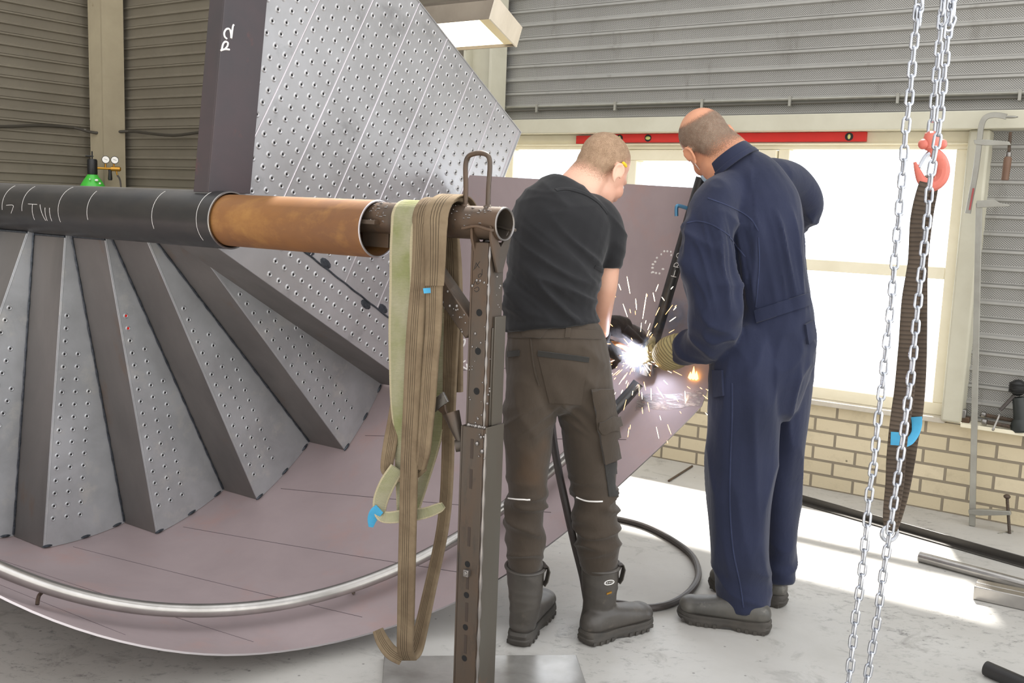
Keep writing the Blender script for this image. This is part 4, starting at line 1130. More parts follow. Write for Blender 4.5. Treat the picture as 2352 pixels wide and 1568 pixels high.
# boots
def sh_rows(rows): return [tuple(at(x, y, Y))+(w, d) for x, y, Y, w, d in rows]
bt = boot('boot', onfloor(1342, 1478), onfloor(1486, 1432), sh_rows([(1362, 1432, 3.245, .046, .050), (1375, 1390, 3.225, .053, .056), (1378, 1345, 3.215, .061, .062), (1379, 1303, 3.21, .064, .066)]), m1, M['leather1'], .050)
bl = boot('boot', onfloor(1189, 1484), onfloor(1252, 1394), sh_rows([(1200, 1432, 3.17, .046, .050), (1206, 1390, 3.15, .052, .055), (1207, 1345, 3.145, .059, .060), (1207, 1308, 3.14, .063, .064)]), m1, M['leather1'], .050)
for (b_, cx, cy, Y, w, nm) in ((bt, 1379, 1303, 3.21, .066, 0), (bl, 1207, 1308, 3.14, .065, 1)):
    c = at(cx, cy, Y); mb = MB()
    mb.tube([c+V3(math.cos(t)*w, math.sin(t)*w, .012+.006*math.sin(t)) for t in np.linspace(0, 2*math.pi, 41)[:-1]], .006, 8, closed=True)
    mb.build('boot_collar', M['leather1'], b_)
    s = c+V3(w*.9, -w*.2, .0); mb = MB()
    mb.ribbon([s+V3(0, 0, .018), s+V3(.012, -.003, .022), s+V3(.018, -.004, .005), s+V3(.012, -.003, -.03), s+V3(.004, -.002, -.045)], [V3(-.3, .95, 0)*.014]*5, [V3(.95, .3, 0)]*5, .004); mb.build('pull_tab', M['leather1'], b_)
tb, _o = bvh(bt)
mb = MB()
pts = []
for t in np.linspace(0, 2*math.pi, 25)[:-1]:
    p, n = sew(tb, 1399+11*math.cos(t), 1337+5*math.sin(t)-2*math.cos(t), .0012)
    if p is not None: pts.append(p)
if len(pts) > 6:
    mb.tube(pts, .0014, 5, closed=True)
    for x in (1391, 1395, 1399, 1403, 1407):
        p, n = sew(tb, x, 1337-(x-1399)*.18, .0012)
        if p is not None: mb.ball(p, (.0012, .0012, .003), 6)
    mb.build('oval_badge', M['chalk'], bt)
patch('size_tag', tb, [(1393, 1361), (1404, 1357), (1404, 1361), (1393, 1365)], M['brass'], bt, .002, 2, 2)
# welding gloves
mb = MB(); w = at(1406, 750, 3.605); d = at(1462, 762, 3.655)-w
limb(mb, [(1398, 748, 3.60, 22, .034), (1412, 748, 3.61, 25, .036), (1432, 752, 3.63, 25, .034)], 0)
hand(mb, at(1418, 748, 3.615), at(1462, 762, 3.655)-at(1418, 748, 3.615), V3(.05, .25, -1), V3(.1, -1, .1), (34, 40, 42, 44), .7, 1.12, .0125)
skin_obj('welding_glove', fuse(mb, .0038, 3), M['glovedark'], m1, lambda c: fold(c, 30, 30, 30, .0016, 2))
mb = MB(); limb(mb, [(1380, 768, 3.49, 23, .038), (1379, 782, 3.515, 20, .034)], 0)
hand(mb, at(1380, 786, 3.52), V3(.55, .5, -.35), V3(-.4, .5, -.7), V3(0, .3, 1), (58, 62, 62, 60), .8, 1.1, .0122)
skin_obj('welding_glove', fuse(mb, .0042, 3), M['glovedark'], m1)

# ================================================================== the bald man in the navy coverall
m2 = thing('person', 'balding person in a navy coverall and striped glove, holding the slanted tube', 'person', V3(.95, 3.42, 0))
T2 = [(1752, 905, 3.40, 92, .13), (1757, 850, 3.40, 104, .15), (1772, 780, 3.40, 98, .148), (1782, 700, 3.40, 84, .138), (1762, 620, 3.41, 92, .145), (1738, 540, 3.43, 108, .155), (1722, 470, 3.46, 110, .15), (1708, 415, 3.47, 88, .125), (1690, 375, 3.48, 58, .09)]
LA2 = [(1675, 440, 3.42, 50, .09), (1645, 478, 3.36, 56, .09), (1628, 540, 3.31, 56, .085), (1630, 620, 3.28, 60, .082), (1642, 700, 3.27, 62, .08), (1640, 762, 3.30, 56, .074), (1600, 795, 3.38, 40, .06), (1566, 800, 3.45, 34, .05)]
RA2 = [(1770, 410, 3.54, 48, .09), (1815, 420, 3.62, 46, .08), (1853, 455, 3.68, 36, .068), (1852, 492, 3.73, 30, .06), (1790, 520, 3.86, 30, .055), (1735, 530, 3.93, 26, .05)]
LL2 = [(1722, 800, 3.37, 76, .13), (1716, 850, 3.36, 82, .135), (1712, 960, 3.36, 80, .115), (1702, 1070, 3.36, 78, .10), (1699, 1170, 3.36, 73, .095), (1702, 1260, 3.36, 66, .09), (1706, 1340, 3.37, 61, .085), (1708, 1392, 3.37, 60, .085)]
RL2 = [(1800, 810, 3.46, 62, .13), (1800, 860, 3.47, 66, .13), (1804, 960, 3.51, 54, .11), (1795, 1070, 3.54, 46, .098), (1790, 1170, 3.56, 44, .09), (1790, 1260, 3.58, 40, .085), (1790, 1325, 3.58, 37, .08)]
O2 = at(1634, 338, 3.50)
F2 = head_frame(O2, V3(-.02, .88, -.47), V3(-.62, .1, 1))
def neck2(mb, off=0): limb(mb, [(1686, 395, 3.47, 62, .08), (1670, 365, 3.48, 58, .072), (1650, 340, 3.495, 52, .066), (1636, 322, 3.50, 46, .06)], off)
hb2 = MB(); head_parts(hb2, F2, 1.04); ear(hb2, F2, 1, 1.04); ear(hb2, F2, -1, 1.04); neck2(hb2)
b2 = MB(); b2.v += hb2.v; b2.f += hb2.f; b2.m += hb2.m; b2.uv += hb2.uv
for s in (T2, LA2, RA2, LL2, RL2): limb(b2, s, -.028, cap=.1 if s is T2 else .6)
PB = oncyl(1481, 858, RO-.03); PT = at(1612, 408, PB[1]-.06)       # the tube he steadies
pd = nrm(PT-PB); G = at(1488, 826, 0.1); 
G = PB+pd*.075
hw = at(1536, 812, 3.50); hd2 = nrm(G-hw)
gw = G-hd2*.083-np.cross(hd2, pd)*0
side2 = pd; pn2 = nrm(np.cross(hd2, pd)); pn2 = pn2 if pn2[1] > 0 else -pn2
gw = gw-pn2*.032
hand(b2, gw, hd2, pn2, side2, (52, 55, 55, 55), .9, .92, .009)
hand(b2, at(1728, 531, 3.94), V3(-.8, .1, -.2), V3(0, .3, -1), V3(-.2, .9, .2), (35, 38, 40, 42), .6)
d2 = fuse(b2, .0050, 6)
skin_obj('body', d2, M['skin2'], m2)
def mask2(x, y, z):
    if z < -.09 or x*x+y*y+z*z > .045: return 0
    if abs(x) > .082 and -.045 < y < .03 and z < .042: return 0
    edge = z-(-.060+.11*smoothstep(-.05, .02, y)+.05*smoothstep(.02, .07, y))
    v = np.array([x*1.2, y+.008, z-.05]); an = math.degrees(math.acos(max(-1, min(1, float(np.dot(nrm(v), nrm((0, -.42, .91))))))))
    bald = smoothstep(40, 60, an)
    front = 1-smoothstep(.045, .065, y)
    return .56*smoothstep(-.03, .06, edge)*bald*front
hair_shell('hair', d2, F2, mask2, M['stub2'], m2, .0014)
eyes(F2, m2, 1.04)
# pale blue dust mask over nose and chin
mb = MB()
ax = (F2[1], F2[2], F2[3]); mb.ball(hp(F2, 0, .078, -.055), (.058, .052, .050), 20, ax=ax)
mk_ = skin_obj('dust_mask', fuse(mb, .004, 2), mat('mask_blue', 'b9d4e6', .8), m2)
mb = MB()
for s in (-1, 1): mb.tube(cat_path([hp(F2, .052*s, .065, -.045), hp(F2, .072*s, .03, -.02), hp(F2, .086*s, -.005, .035)], 5), .0015, 5)
mb.build('ear_loop', M['white'], mk_)
# coverall
mb = MB(); limb(mb, T2, 0, pw=2.25, cap=(.8, .3))
for s in (LA2, RA2): limb(mb, s, 0, cap=(1, .1))
limb(mb, LL2, 0, cap=(1, .05)); limb(mb, RL2, 0, cap=(1, .05))
def d_cov(c):
    z = c[2]
    back = smoothstep(1.10, 1.20, z)*smoothstep(1.50, 1.38, z)
    f = fold((c[0]+z*.18, c[1], z), 15, 9, 1.6, .018, 3.3, 2.1)*back+fold((c[0]+z*.25, c[1], z), 30, 12, 3, .007, 2.2)*back
    f += fold((c[0]+z*.12, c[1], z), 10, 7, 2.2, .015, 6.1)*smoothstep(1.0, .9, z)*smoothstep(.12, .25, z)
    f += fold((c[0]*.8+z, c[1], z*.8), 8, 8, 12, .014, 8.4)*smoothstep(.30, .10, z)
    f += fold(c, 10, 10, 10, .011, 1.2)*smoothstep(.85, .95, z)*smoothstep(1.12, 1.04, z)
    if c[0] < .78: f += fold((c[0]+z*.5, c[1], z), 8, 6, 8, .012, 4.4)*smoothstep(.95, 1.05, z)*smoothstep(.86, .76, c[0])
    return f
cov = skin_obj('coverall', fuse(mb, .0068, 4), M['coverall'], m2, d_cov)
tc, _o = bvh(cov)
cs_ = M['coverallseam']
patch('waistband', tc, [(1734, 712), (1856, 672), (1860, 700), (1738, 742)], M['coverall'], cov, .006, 14, 3)
seam('back_yoke_seam', tc, [(1626, 455), (1680, 476), (1722, 500), (1742, 530)], .002, .0025, cs_, cov)
seam('side_pleat', tc, [(1742, 545), (1744, 600), (1740, 660), (1736, 705)], .002, .003, cs_, cov)
seam('sleeve_seam', tc, [(1578, 512), (1605, 508), (1640, 518), (1676, 542)], .002, .0025, cs_, cov)
seam('armhole_seam', tc, [(1676, 545), (1700, 575), (1712, 590)], .002, .0025, cs_, cov)
seam('leg_seam', tc, [(1682, 880), (1682, 960), (1678, 1060), (1677, 1160), (1684, 1260), (1700, 1340), (1708, 1395)], .0022, .0025, cs_, cov)
patch('hip_pocket', tc, [(1846, 745), (1864, 735), (1868, 775), (1852, 790)], M['coverall'], cov, .01, 3, 4)
patch('thigh_pocket', tc, [(1640, 850), (1662, 850), (1664, 908), (1642, 912)], M['coverall'], cov, .008, 4, 5)
# collar: a folded band round the neck
def ring_collar(cx, cy, Y, w, d, tilt, hgt, th, lift):
    c = at(cx, cy, Y); t = nrm(at(1652, 335, 3.50)-at(1700, 400, 3.47)); wv = nrm(np.cross(t, V3(0, 1, .0))); dv = np.cross(wv, t)
    P, W, Nn = [], [], []
    for a in np.linspace(-2.65, 2.65, 37):
        o = -dv*math.cos(a)*d+wv*math.sin(a)*w; n = nrm(-dv*math.cos(a)/d+wv*math.sin(a)/w)
        if np.dot(n, -dv*math.cos(a)) < 0 and abs(math.cos(a)) > .3: n = n
        P.append(c+o+t*lift); Nn.append(n); W.append(nrm(t*1.0-n*.25)*hgt)
    return P, W, Nn
P_, W_, N_ = ring_collar(1682, 374, 3.478, .082, .093, 0, .021, .006, .012)
mb = MB(); mb.ribbon(P_, W_, N_, .006); mb.build('collar', M['coverall'], cov, smooth=60)
P_, W_, N_ = ring_collar(1686, 380, 3.477, .090, .101, 0, .010, .006, .0)
mb = MB(); mb.ribbon(P_, W_, N_, .007); mb.build('collar_stand', M['coverall'], cov, smooth=60)
# shoes
boot('shoe', onfloor(1764, 1452), onfloor(1558, 1416), [tuple(at(1712, 1408, 3.345))+(.045, .052), tuple(at(1709, 1375, 3.36))+(.045, .052)], m2, M['leather2'], .053)
boot('shoe', onfloor(1800, 1392), onfloor(1632, 1345), [tuple(at(1778, 1350, 3.60))+(.042, .05), tuple(at(1782, 1320, 3.59))+(.042, .05)], m2, M['leather2'], .050)
# striped glove with its gauntlet cuff
mb = MB(); limb(mb, [(1572, 800, 3.44, 36, .052), (1552, 806, 3.47, 40, .055), (1533, 815, 3.50, 38, .048), (1518, 822, 3.53, 30, .036)], 0, cap=.25)
hand(mb, gw, hd2, pn2, side2, (50, 54, 55, 55), .9, 1.1, .0125)
gl = skin_obj('work_glove', fuse(mb, .004, 3), [M['glovestripe'], M['glovedark']], m2, lambda c: fold(c, 25, 25, 25, .002, 5), mi=lambda c: 1 if np.linalg.norm(c-G) < .052 else 0)
# uv of the stripes: measured along the glove
me = gl.data; ul = me.uv_layers.new(name='uv'); ax_ = nrm(at(1500, 850, 3.58)-at(1580, 790, 3.43)); o0 = np.array(gl.location)+np.array(m2.location)
for lp_ in me.loops:
    c = np.array(me.vertices[lp_.vertex_index].co); ul.data[lp_.index].uv = (0.5, float(np.dot(c, nrm(ax_+V3(0, 0, -.5))))*9)
# ------------------------------------------------------------------ the black tube being welded on
ht = thing('handrail_tube', 'slanted black steel tube chalked TRO, held upright between the two men for welding', 'tube', PB)
mb = MB(); mb.pipe(PB+pd*.03, PT, .0215, .0185, 28); tb_ = mb.build('tube', M['blackpipe'], ht)
mb = MB(); mb.lathe(PB, pd, [(.034, 0), (.033, .004), (.022, .045), (.0215, .05)], 24); mb.build('flared_foot', M['bright'], ht)
mb = MB(); q = PB+pd*(np.linalg.norm(PT-PB)-.12)
lx = nrm(np.cross(pd, V3(0, -1, 0))); lx = lx if lx[0] < 0 else -lx
mb.tube(cat_path([q, q+lx*.05+pd*.003, q+lx*.058-pd*.006, q+lx*.050-pd*.035], 5), .007, 10); mb.build('rail_bracket', mat('blue_steel', '5f93b5', .35, .6), ht)
mb = MB()
mid = PB+pd*.45
fr = nrm(CC-mid); fr = nrm(fr-pd*np.dot(fr, pd)); rt = nrm(np.cross(fr, pd))
def ontube(x, y):      # x along the tube, y round it
    a = y/.0215; return PB+pd*x+.0218*(math.cos(a)*fr+math.sin(a)*rt)
x0 = .385
strokes(mb, [[(x0, -.012), (x0, .008)], [(x0-.001, -.002), (x0+.024, -.002)], [(x0+.036, .009), (x0+.036, -.010)], [(x0+.036, .006), (x0+.044, .008), (x0+.052, .0), (x0+.046, -.008)], [(x0+.036, -.003), (x0+.056, -.012)], [(x0+.068, -.002), (x0+.074, .008), (x0+.084, .008), (x0+.088, -.002), (x0+.080, -.010), (x0+.070, -.008), (x0+.068, -.002)]], ontube, .0013, 5)
mb.build('chalk_mark', M['chalk'], tb_)
# ------------------------------------------------------------------ slings hung over the cross pipe of the stand
def onfr(x, y, o): return onp(x, y, CP+N*o, N)
def strap_rows(rows):
    """rows px, py, half width px, offset across the pipe -> points, width vectors"""
    P, W = [], []
    for (x, y, h, o) in cat_path([np.array(r, float) for r in rows], 5):
        a, b = onfr(x-h, y, o), onfr(x+h, y, o); P.append((a+b)/2); W.append((b-a)/2)
    return P, W
def over_pipe(pt, w, r=.052, rear=True):
    s = np.dot(pt-CP, A); hw = np.linalg.norm(w)
    P = [CP+A*s+r*(math.cos(t)*-N+math.sin(t)*Z) for t in np.linspace(RAD(170), RAD(-5), 16)]
    return P, [A*hw]*len(P)
def strap(name, front, m, parent, th=.007, rear=None, r=.0525, hem=None):
    Pf, Wf = strap_rows(front); Po, Wo = over_pipe(Pf[0], Wf[0], r)
    kf = [i for i in range(len(Pf)) if Pf[i][2] < CP[2]-.012]
    P, W = Po+[Pf[i] for i in kf], Wo+[Wf[i] for i in kf]
    if rear:
        Pr, Wr = strap_rows(rear); kr = [i for i in range(len(Pr)) if Pr[i][2] < CP[2]-.012]
        P, W = [Pr[i] for i in kr]+P, [Wr[i] for i in kr]+W
    Nn = []
    for i in range(len(P)):
        T = nrm(P[min(i+1, len(P)-1)]-P[max(i-1, 0)]); n = np.cross(T, W[i]); Nn.append(nrm(n) if np.linalg.norm(n) > 1e-6 else -N)
    mb = MB(); mb.ribbon(P, W, Nn, th); return mb.build(name, m, parent, smooth=60)
def band(name, rows, m, parent, th=.006):
    P, W = strap_rows(rows); Nn = []
    for i in range(len(P)):
        T = nrm(P[min(i+1, len(P)-1)]-P[max(i-1, 0)]); v = nrm(CC-P[i]); w = nrm(np.cross(v, T))*np.linalg.norm(W[i]); W[i] = w; Nn.append(nrm(np.cross(T, w)))
    mb = MB(); mb.ribbon(P, W, Nn, th); return mb.build(name, m, parent, smooth=60)
g = thing('webbing_sling', 'faded green flat webbing sling draped over the stand pipe, leftmost beside the rusty pipe', 'sling', onfr(925, 1000, -.06))
strap('webbing', [(928, 470, 29, -.053), (925, 520, 27, -.054), (922, 573, 26.5, -.056), (922, 650, 27, -.058), (919, 750, 26, -.06), (917, 836, 23, -.06), (916, 925, 19, -.058), (920, 1000, 15, -.05), (922, 1080, 14, -.04), (926, 1180, 14, -.03)], M['greenweb'], g, .005,
      rear=[(945, 1190, 13, .05), (1000, 1010, 14, .055), (1012, 900, 17, .06), (1008, 780, 20, .06), (985, 640, 22, .056), (950, 540, 24, .053)])
band('sling_eye', [(912, 1075, 13, -.062), (890, 1110, 14, -.07), (874, 1150, 13, -.07), (874, 1180, 10, -.07), (890, 1188, 10, -.072), (930, 1184, 11, -.05), (975, 1178, 10, -.03), (1008, 1166, 9, -.02), (1018, 1160, 6, -.02)], M['greenweb'], g, .006)
band('blue_label', [(872, 1168, 9, -.079), (862, 1178, 10, -.082), (855, 1192, 8, -.082), (852, 1210, 4, -.08)], M['bluetag'], g, .002)
s2 = thing('round_sling', 'long tan lifting sling hanging in one deep loop nearly to the floor', 'sling', onfr(935, 1505, -.05))
strap('sleeve', [(972, 470, 22, -.056), (968, 530, 18, -.06), (965, 600, 17, -.064), (962, 660, 18, -.066), (956, 747, 20, -.068), (951, 836, 20, -.068), (947, 925, 19.5, -.068), (943, 1000, 19, -.068), (940, 1070, 19, -.068), (937, 1198, 19, -.066), (934, 1326, 19, -.062), (932, 1430, 18.5, -.055), (931, 1490, 18, -.04), (938, 1512, 18, -.01)], M['tanweb'], s2, .013, r=.058,
      rear=[(938, 1512, 18, -.01), (953, 1494, 17, .02), (968, 1440, 15, .04), (988, 1350, 13.5, .055), (1010, 1250, 13, .06), (1021, 1180, 13, .06), (1027, 1100, 13, .06), (1031, 960, 13.5, .06), (1036, 800, 16, .06), (1040, 680, 18, .06), (1036, 560, 19, .058)])
band('sling_tail', [(868, 1446, 9, .0), (878, 1470, 11, -.005), (897, 1496, 12, -.012), (922, 1512, 11, -.03)], M['tanweb'], s2, .010)
s3 = thing('round_sling', 'shorter tan lifting sling beside the stand post, knotted up at shin height', 'sling', onfr(985, 1080, -.07))
strap('sleeve', [(1004, 470, 21, -.062), (1003, 520, 20, -.070), (1001, 600, 19, -.074), (998, 655, 18, -.076), (996, 747, 17.5, -.076), (989, 836, 17, -.076), (983, 925, 16.5, -.076), (978, 985, 15, -.075), (973, 1040, 14, -.072), (966, 1076, 12, -.06)], M['tanweb'], s3, .013, r=.062,
      rear=[(1050, 900, 12, .075), (1048, 760, 14, .072), (1044, 620, 16, .068), (1034, 530, 18, .064)])
band('sling_bight', [(968, 1070, 12, -.055), (950, 1086, 11, -.045), (915, 1092, 11, -.05), (892, 1082, 11, -.062), (889, 1064, 11, -.066), (896, 1020, 12, -.064), (904, 970, 11, -.05), (912, 920, 11, -.035), (918, 870, 11, -.03)], M['tanweb'], s3, .012)
strap('stitched_flap', [(1002, 470, 27, -.072), (1001, 530, 25, -.080), (1000, 600, 23, -.084), (998, 656, 21, -.086)], M['tanweb'], s3, .006, r=.072)
band('blue_label', [(983, 661, 9, -.086), (984, 673, 8, -.086)], M['bluetag'], s3, .002)

# ------------------------------------------------------------------ gas cylinder in the corner
gp = at(213, 430, 8.25); gx = gp*V3(1, 1, 0)
gas = thing('gas_cylinder', 'gas cylinder with green shoulder, dark valve guard and two pressure gauges, by the corner column', 'gas cylinder', gx)
zs = at(213, 401, 8.25)[2]; z2 = at(213, 429, 8.25)[2]
mb = MB(); mb.lathe(gx, Z, [(.0, .0), (.105, .0), (.115, .012), (.115, z2-.06)], 28); mb.build('body', mat('cylinder_grey', '6d7071', .4), gas)
mb = MB(); mb.lathe(gx, Z, [(.115, z2-.062), (.112, z2-.03), (.095, z2+.01), (.07, z2+.055), (.045, zs-.01), (.04, zs), (0, zs)], 28); gs = mb.build('shoulder', M['green'], gas)
mb = MB(); dv = nrm(CC-gx)*V3(1, 1, 0); rt_ = nrm(np.cross(Z, dv))
for (x, z, w, h) in ((.03, z2+.055, .03, .010), (.055, z2+.03, .02, .008), (-.02, z2+.06, .014, .006)):
    q = gx+rt_*x+dv*.082*(1 if abs(x) < .04 else .8)+Z*z; mb.ball(q, (w/2, .012, h), 8, ax=(rt_, dv, Z))
mb.build('sticker', M['white'], gs)
mb = MB(); mb.lathe(gx, Z, [(.036, zs-.002), (.040, zs+.01), (.040, zs+.115), (.034, zs+.127), (0, zs+.127)], 24); mb.build('valve_guard', M['black'], gas, bevel=.002)
mb = MB(); mb.tube([gx+Z*(zs+.12), gx+Z*(zs+.19)], .006, 8); mb.tube([gx+Z*(zs+.15)-rt_*.05, gx+Z*(zs+.15)+rt_*.01], .006, 8); mb.build('valve_spindle', M['black'], gas)
mb = MB(); zr = zs+.055
mb.tube([gx+rt_*.03+Z*zr, gx+rt_*.20+Z*zr], .010, 10); mb.lathe(gx+rt_*.14+Z*zr, rt_, [(.018, 0), (.02, .01), (.02, .07), (.012, .08)], 14); mb.tube([gx+rt_*.10+Z*zr, gx+rt_*.10+Z*(zr+.045)], .008, 8); mb.tube([gx+rt_*.165+Z*zr, gx+rt_*.165+Z*(zr+.045)], .008, 8); mb.tube([gx+rt_*.18+Z*zr, gx+rt_*.19+Z*(zr-.05)], .007, 8)
mb.build('regulator', M['brass'], gas)
for x in (.103, .172):
    c = gx+rt_*x+Z*(zr+.072); mb = MB(); mb.lathe(c-dv*.012, dv, [(0, 0), (.030, 0), (.032, .006), (.032, .026), (.028, .026)], 24); ga = mb.build('gauge', M['black'], gas)
    mb = MB(); mb.lathe(c-dv*.012, dv, [(0, .0262), (.0275, .0262), (.027, .0275), (0, .0275)], 24); dl = mb.build('dial', M['white'], ga)
    mb = MB(); mb.tube([c+dv*.0165-rt_*.012+Z*.006, c+dv*.0165+rt_*.014-Z*.002], .0012, 4); mb.build('needle', M['black'], dl)
mb = MB(); mb.lathe(gx+rt_*.135+Z*(zr-.01), -Z, [(.014, 0), (.013, .02), (.018, .075), (.014, .085), (0, .085)], 14); mb.build('knob', M['black'], gas)
mb = MB(); mb.tube(cat_path([gx+rt_*.19+Z*(zr-.05), gx+rt_*.215+Z*(zr-.12), gx+rt_*.22+Z*(zr-.4), gx+rt_*.20+Z*.3, gx+rt_*.22+Z*.015, gx+rt_*.5+Z*.012+dv*.2], 5), .007, 8); mb.build('hose', M['rubber'], gas)

# ------------------------------------------------------------------ hanging strip lamp
ZL = 2.23
def onz(x, y, z): return onp(x, y, V3(0, 0, z), Z)
nb, fb = onz(1123, 42.5, ZL), onz(1184, 107, ZL)
wid = np.linalg.norm(fb-nb); LH = .088; LL = 1.25; LW_ = nrm(fb-nb)
lam = thing('ceiling_lamp', 'strip lamp in a brownish housing glowing warm white, hanging behind the perforated landing', 'lamp', nb-A*LL/2+LW_*wid/2+Z*LH)
bse = nb
def lp3(u, v, z): return bse+A*u+LW_*v+Z*z
mb = MB(); t = .012; tp = .026
def wallq(pts, e): mb.prism(pts, e)
wallq([lp3(-LL, 0, 0), lp3(0, 0, 0), lp3(tp, 0, LH), lp3(-LL-tp, 0, LH)], LW_*t); wallq([lp3(-LL, wid, 0), lp3(0, wid, 0), lp3(tp, wid, LH), lp3(-LL-tp, wid, LH)], -LW_*t)
wallq([lp3(-LL-tp, 0, LH-t), lp3(tp, 0, LH-t), lp3(tp, wid, LH-t), lp3(-LL-tp, wid, LH-t)], Z*t)
mb.build('housing', M['lamphouse'], lam)
mb = MB(); wallq([lp3(.0, -.003, -.003), lp3(.0, wid+.003, -.003), lp3(tp+.003, wid+.003, LH+.002), lp3(tp+.003, -.003, LH+.002)], A*.008); mb.build('end_plate', M['lampend'], lam)
mb = MB(); wallq([lp3(-LL, -.003, -.003), lp3(-LL, wid+.003, -.003), lp3(-LL-tp, wid+.003, LH+.002), lp3(-LL-tp, -.003, LH+.002)], -A*.008); mb.build('end_plate', M['lampend'], lam)
mb = MB(); mb.prism([lp3(-LL+.02, .02, .014), lp3(-.07, .02, .014), lp3(-.07, wid-.02, .014), lp3(-LL+.02, wid-.02, .014)], Z*.01); mb.build('diffuser', M['glow_lamp'], lam)
mb = MB(); mb.prism([lp3(-.065, .02, .010), lp3(-.015, .02, .010), lp3(-.015, wid-.02, .010), lp3(-.065, wid-.02, .010)], Z*.01); mb.build('reflector_strip', mat('reflector', 'ecd9a8', .4), lam)
for u in (-.25, -1.0):
    mb = MB(); mb.tube([lp3(u, wid/2, LH), lp3(u, wid/2, 4.22-ZL)], .005, 6); mb.build('suspension_rod', M['steelgrey'], lam)

# ------------------------------------------------------------------ spirit levels along the top of the window
def level(label, u0, u1, z0, z1, o0, o1, vials):
    l = thing('spirit_level', label, 'spirit level', wall((u0+u1)/2, z0, (o0+o1)/2), 'spirit levels above the window')
    mb = MB(); wbox(mb, u0, u1, z0, z1, o0, o1); bd = mb.build('body', M['red'], l, bevel=.002)
    for u, kind in vials:
        c = wall(u, (z0+z1)/2, o1+.0005)
        mb = MB(); mb.lathe(c, -N, [(0, 0), (.021, 0), (.021, .0015), (.017, .0018)], 20); r_ = mb.build('vial_ring', M['black'], l)
        mb = MB(); mb.ball(c-N*.002, (.008, .004, .013) if kind else (.016, .004, .010), 12, ax=(A, N, Z)); mb.build('vial', M['vial'], r_)
    return l
level('long red spirit level lying along the top of the window frame', -.595, .915, 1.838, 1.887, -.030, -.005, ((-.50, 1), (-.315, 0), (.83, 1)))
level('red spirit level whose left end sticks out behind the longer one', -.80, -.60, 1.832, 1.880, -.030, -.008, ())

# ------------------------------------------------------------------ chain hoist
hoist = thing('chain_hoist', 'galvanized hoist chains hanging in the foreground with a red load hook', 'hoist', at(2140, 340, 1.95))
def chain(name, pts, parent, pitch=.0256, hl=.0178, hwid=.0092, wr=.0029):
    P = cat_path(pts, 8); seg = [0]
    for i in range(1, len(P)): seg.append(seg[-1]+np.linalg.norm(P[i]-P[i-1]))
    n = int(seg[-1]/pitch); mb = MB()
    arr = np.array(P); sg = np.array(seg)
    for i in range(n+1):
        q = i*pitch; c = np.array([np.interp(q, sg, arr[:, k]) for k in range(3)]); c2 = np.array([np.interp(q+.01, sg, arr[:, k]) for k in range(3)]); c1 = np.array([np.interp(q-.01, sg, arr[:, k]) for k in range(3)])
        T = nrm(c2-c1); X = nrm(V3(.95, .3, 0)-T*np.dot(T, V3(.95, .3, 0))); Y = np.cross(T, X); S = nrm(X*math.cos(.35)+Y*math.sin(.35)) if i % 2 == 0 else nrm(-X*math.sin(.35)+Y*math.cos(.35))
        a, b = hl-wr, hwid-wr; st = a-b; loop = []
        for t in np.linspace(-90, 90, 7): loop.append(c+T*(st+b*math.cos(RAD(t)))+S*b*math.sin(RAD(t)))
        for t in np.linspace(90, 270, 7): loop.append(c+T*(-st+b*math.cos(RAD(t)))+S*b*math.sin(RAD(t)))
        mb.tube(loop, wr, 7, closed=True)
    return mb.build(name, M['zinc'], parent, smooth=80)
hc = [(2166, -1650), (2114, -70), (2110, 0), (2105, 50), (2098, 118), (2093, 178), (2087, 243), (2080, 303), (2075, 386), (2068, 460), (2062, 528), (2057, 578), (2048, 693), (2041, 757), (2034, 814), (2025, 900), (2018, 953), (2010, 1030), (2006, 1072), (1998, 1123), (1993, 1177), (1988, 1235), (1977, 1340), (1966, 1409), (1957, 1496), (1950, 1560), (1943, 1640)]
c1 = chain('hand_chain', [at(x, y, 1.90) for x, y in hc], hoist)
hc2 = [(2330, -1650), (2194, -70), (2186, 0), (2173, 118), (2166, 200), (2155, 307), (2146, 357), (2136, 421), (2130, 500), (2121, 582), (2107, 711), (2095, 843), (2082, 943), (2073, 1011), (2064, 1080), (2053, 1156), (2042, 1235), (2029, 1315), (2015, 1420), (1997, 1525), (1984, 1600), (1976, 1640)]
c2_ = chain('hand_chain', [at(x, y, 1.93) for x, y in hc2], hoist)
mb = MB(); mb.box(V3(.76, 1.97, 3.34), (.34, .2, .36), AX); mb.build('hoist_body', M['redhook'], hoist, bevel=.02)
chain('load_chain', [at(x, y, 2.03) for x, y in ((2290, -1650), (2172, -70), (2166, 0), (2158, 90), (2150, 170), (2144, 240), (2138, 312))], hoist)
hk = MB(); Yh = 2.03
hpts = [(2138, 338, .009), (2146, 350, .011), (2160, 366, .0125), (2166, 390, .0135), (2159, 413, .0135), (2140, 426, .0125), (2119, 416, .010), (2109, 396, .007), (2101, 372, .003)]
hpath = cat_path([np.append(at(x, y, Yh), r) for x, y, r in hpts], 5); hk.tube([p[:3] for p in hpath], [p[3] for p in hpath], 12)
hook = hk.build('hook', M['redhook'], hoist)
mb = MB(); mb.lathe(at(2139, 345, Yh), nrm(at(2139, 300, Yh)-at(2139, 345, Yh)), [(.010, 0), (.014, .004), (.016, .02), (.012, .034), (.006, .038)], 16)
for sx in (-1, 1): mb.ball(at(2142+sx*21, 331, Yh-.004), .0105, 12)
mb.tube([at(2121, 330, Yh), at(2163, 333, Yh)], .008, 10); mb.build('swivel_block', M['redhook'], hook)
mb = MB(); mb.tube(cat_path([at(2138, 350, Yh), at(2126, 360, Yh), at(2112, 385, Yh)], 4), [.0055]*9, 8); mb.build('latch', M['zinc'], hook)
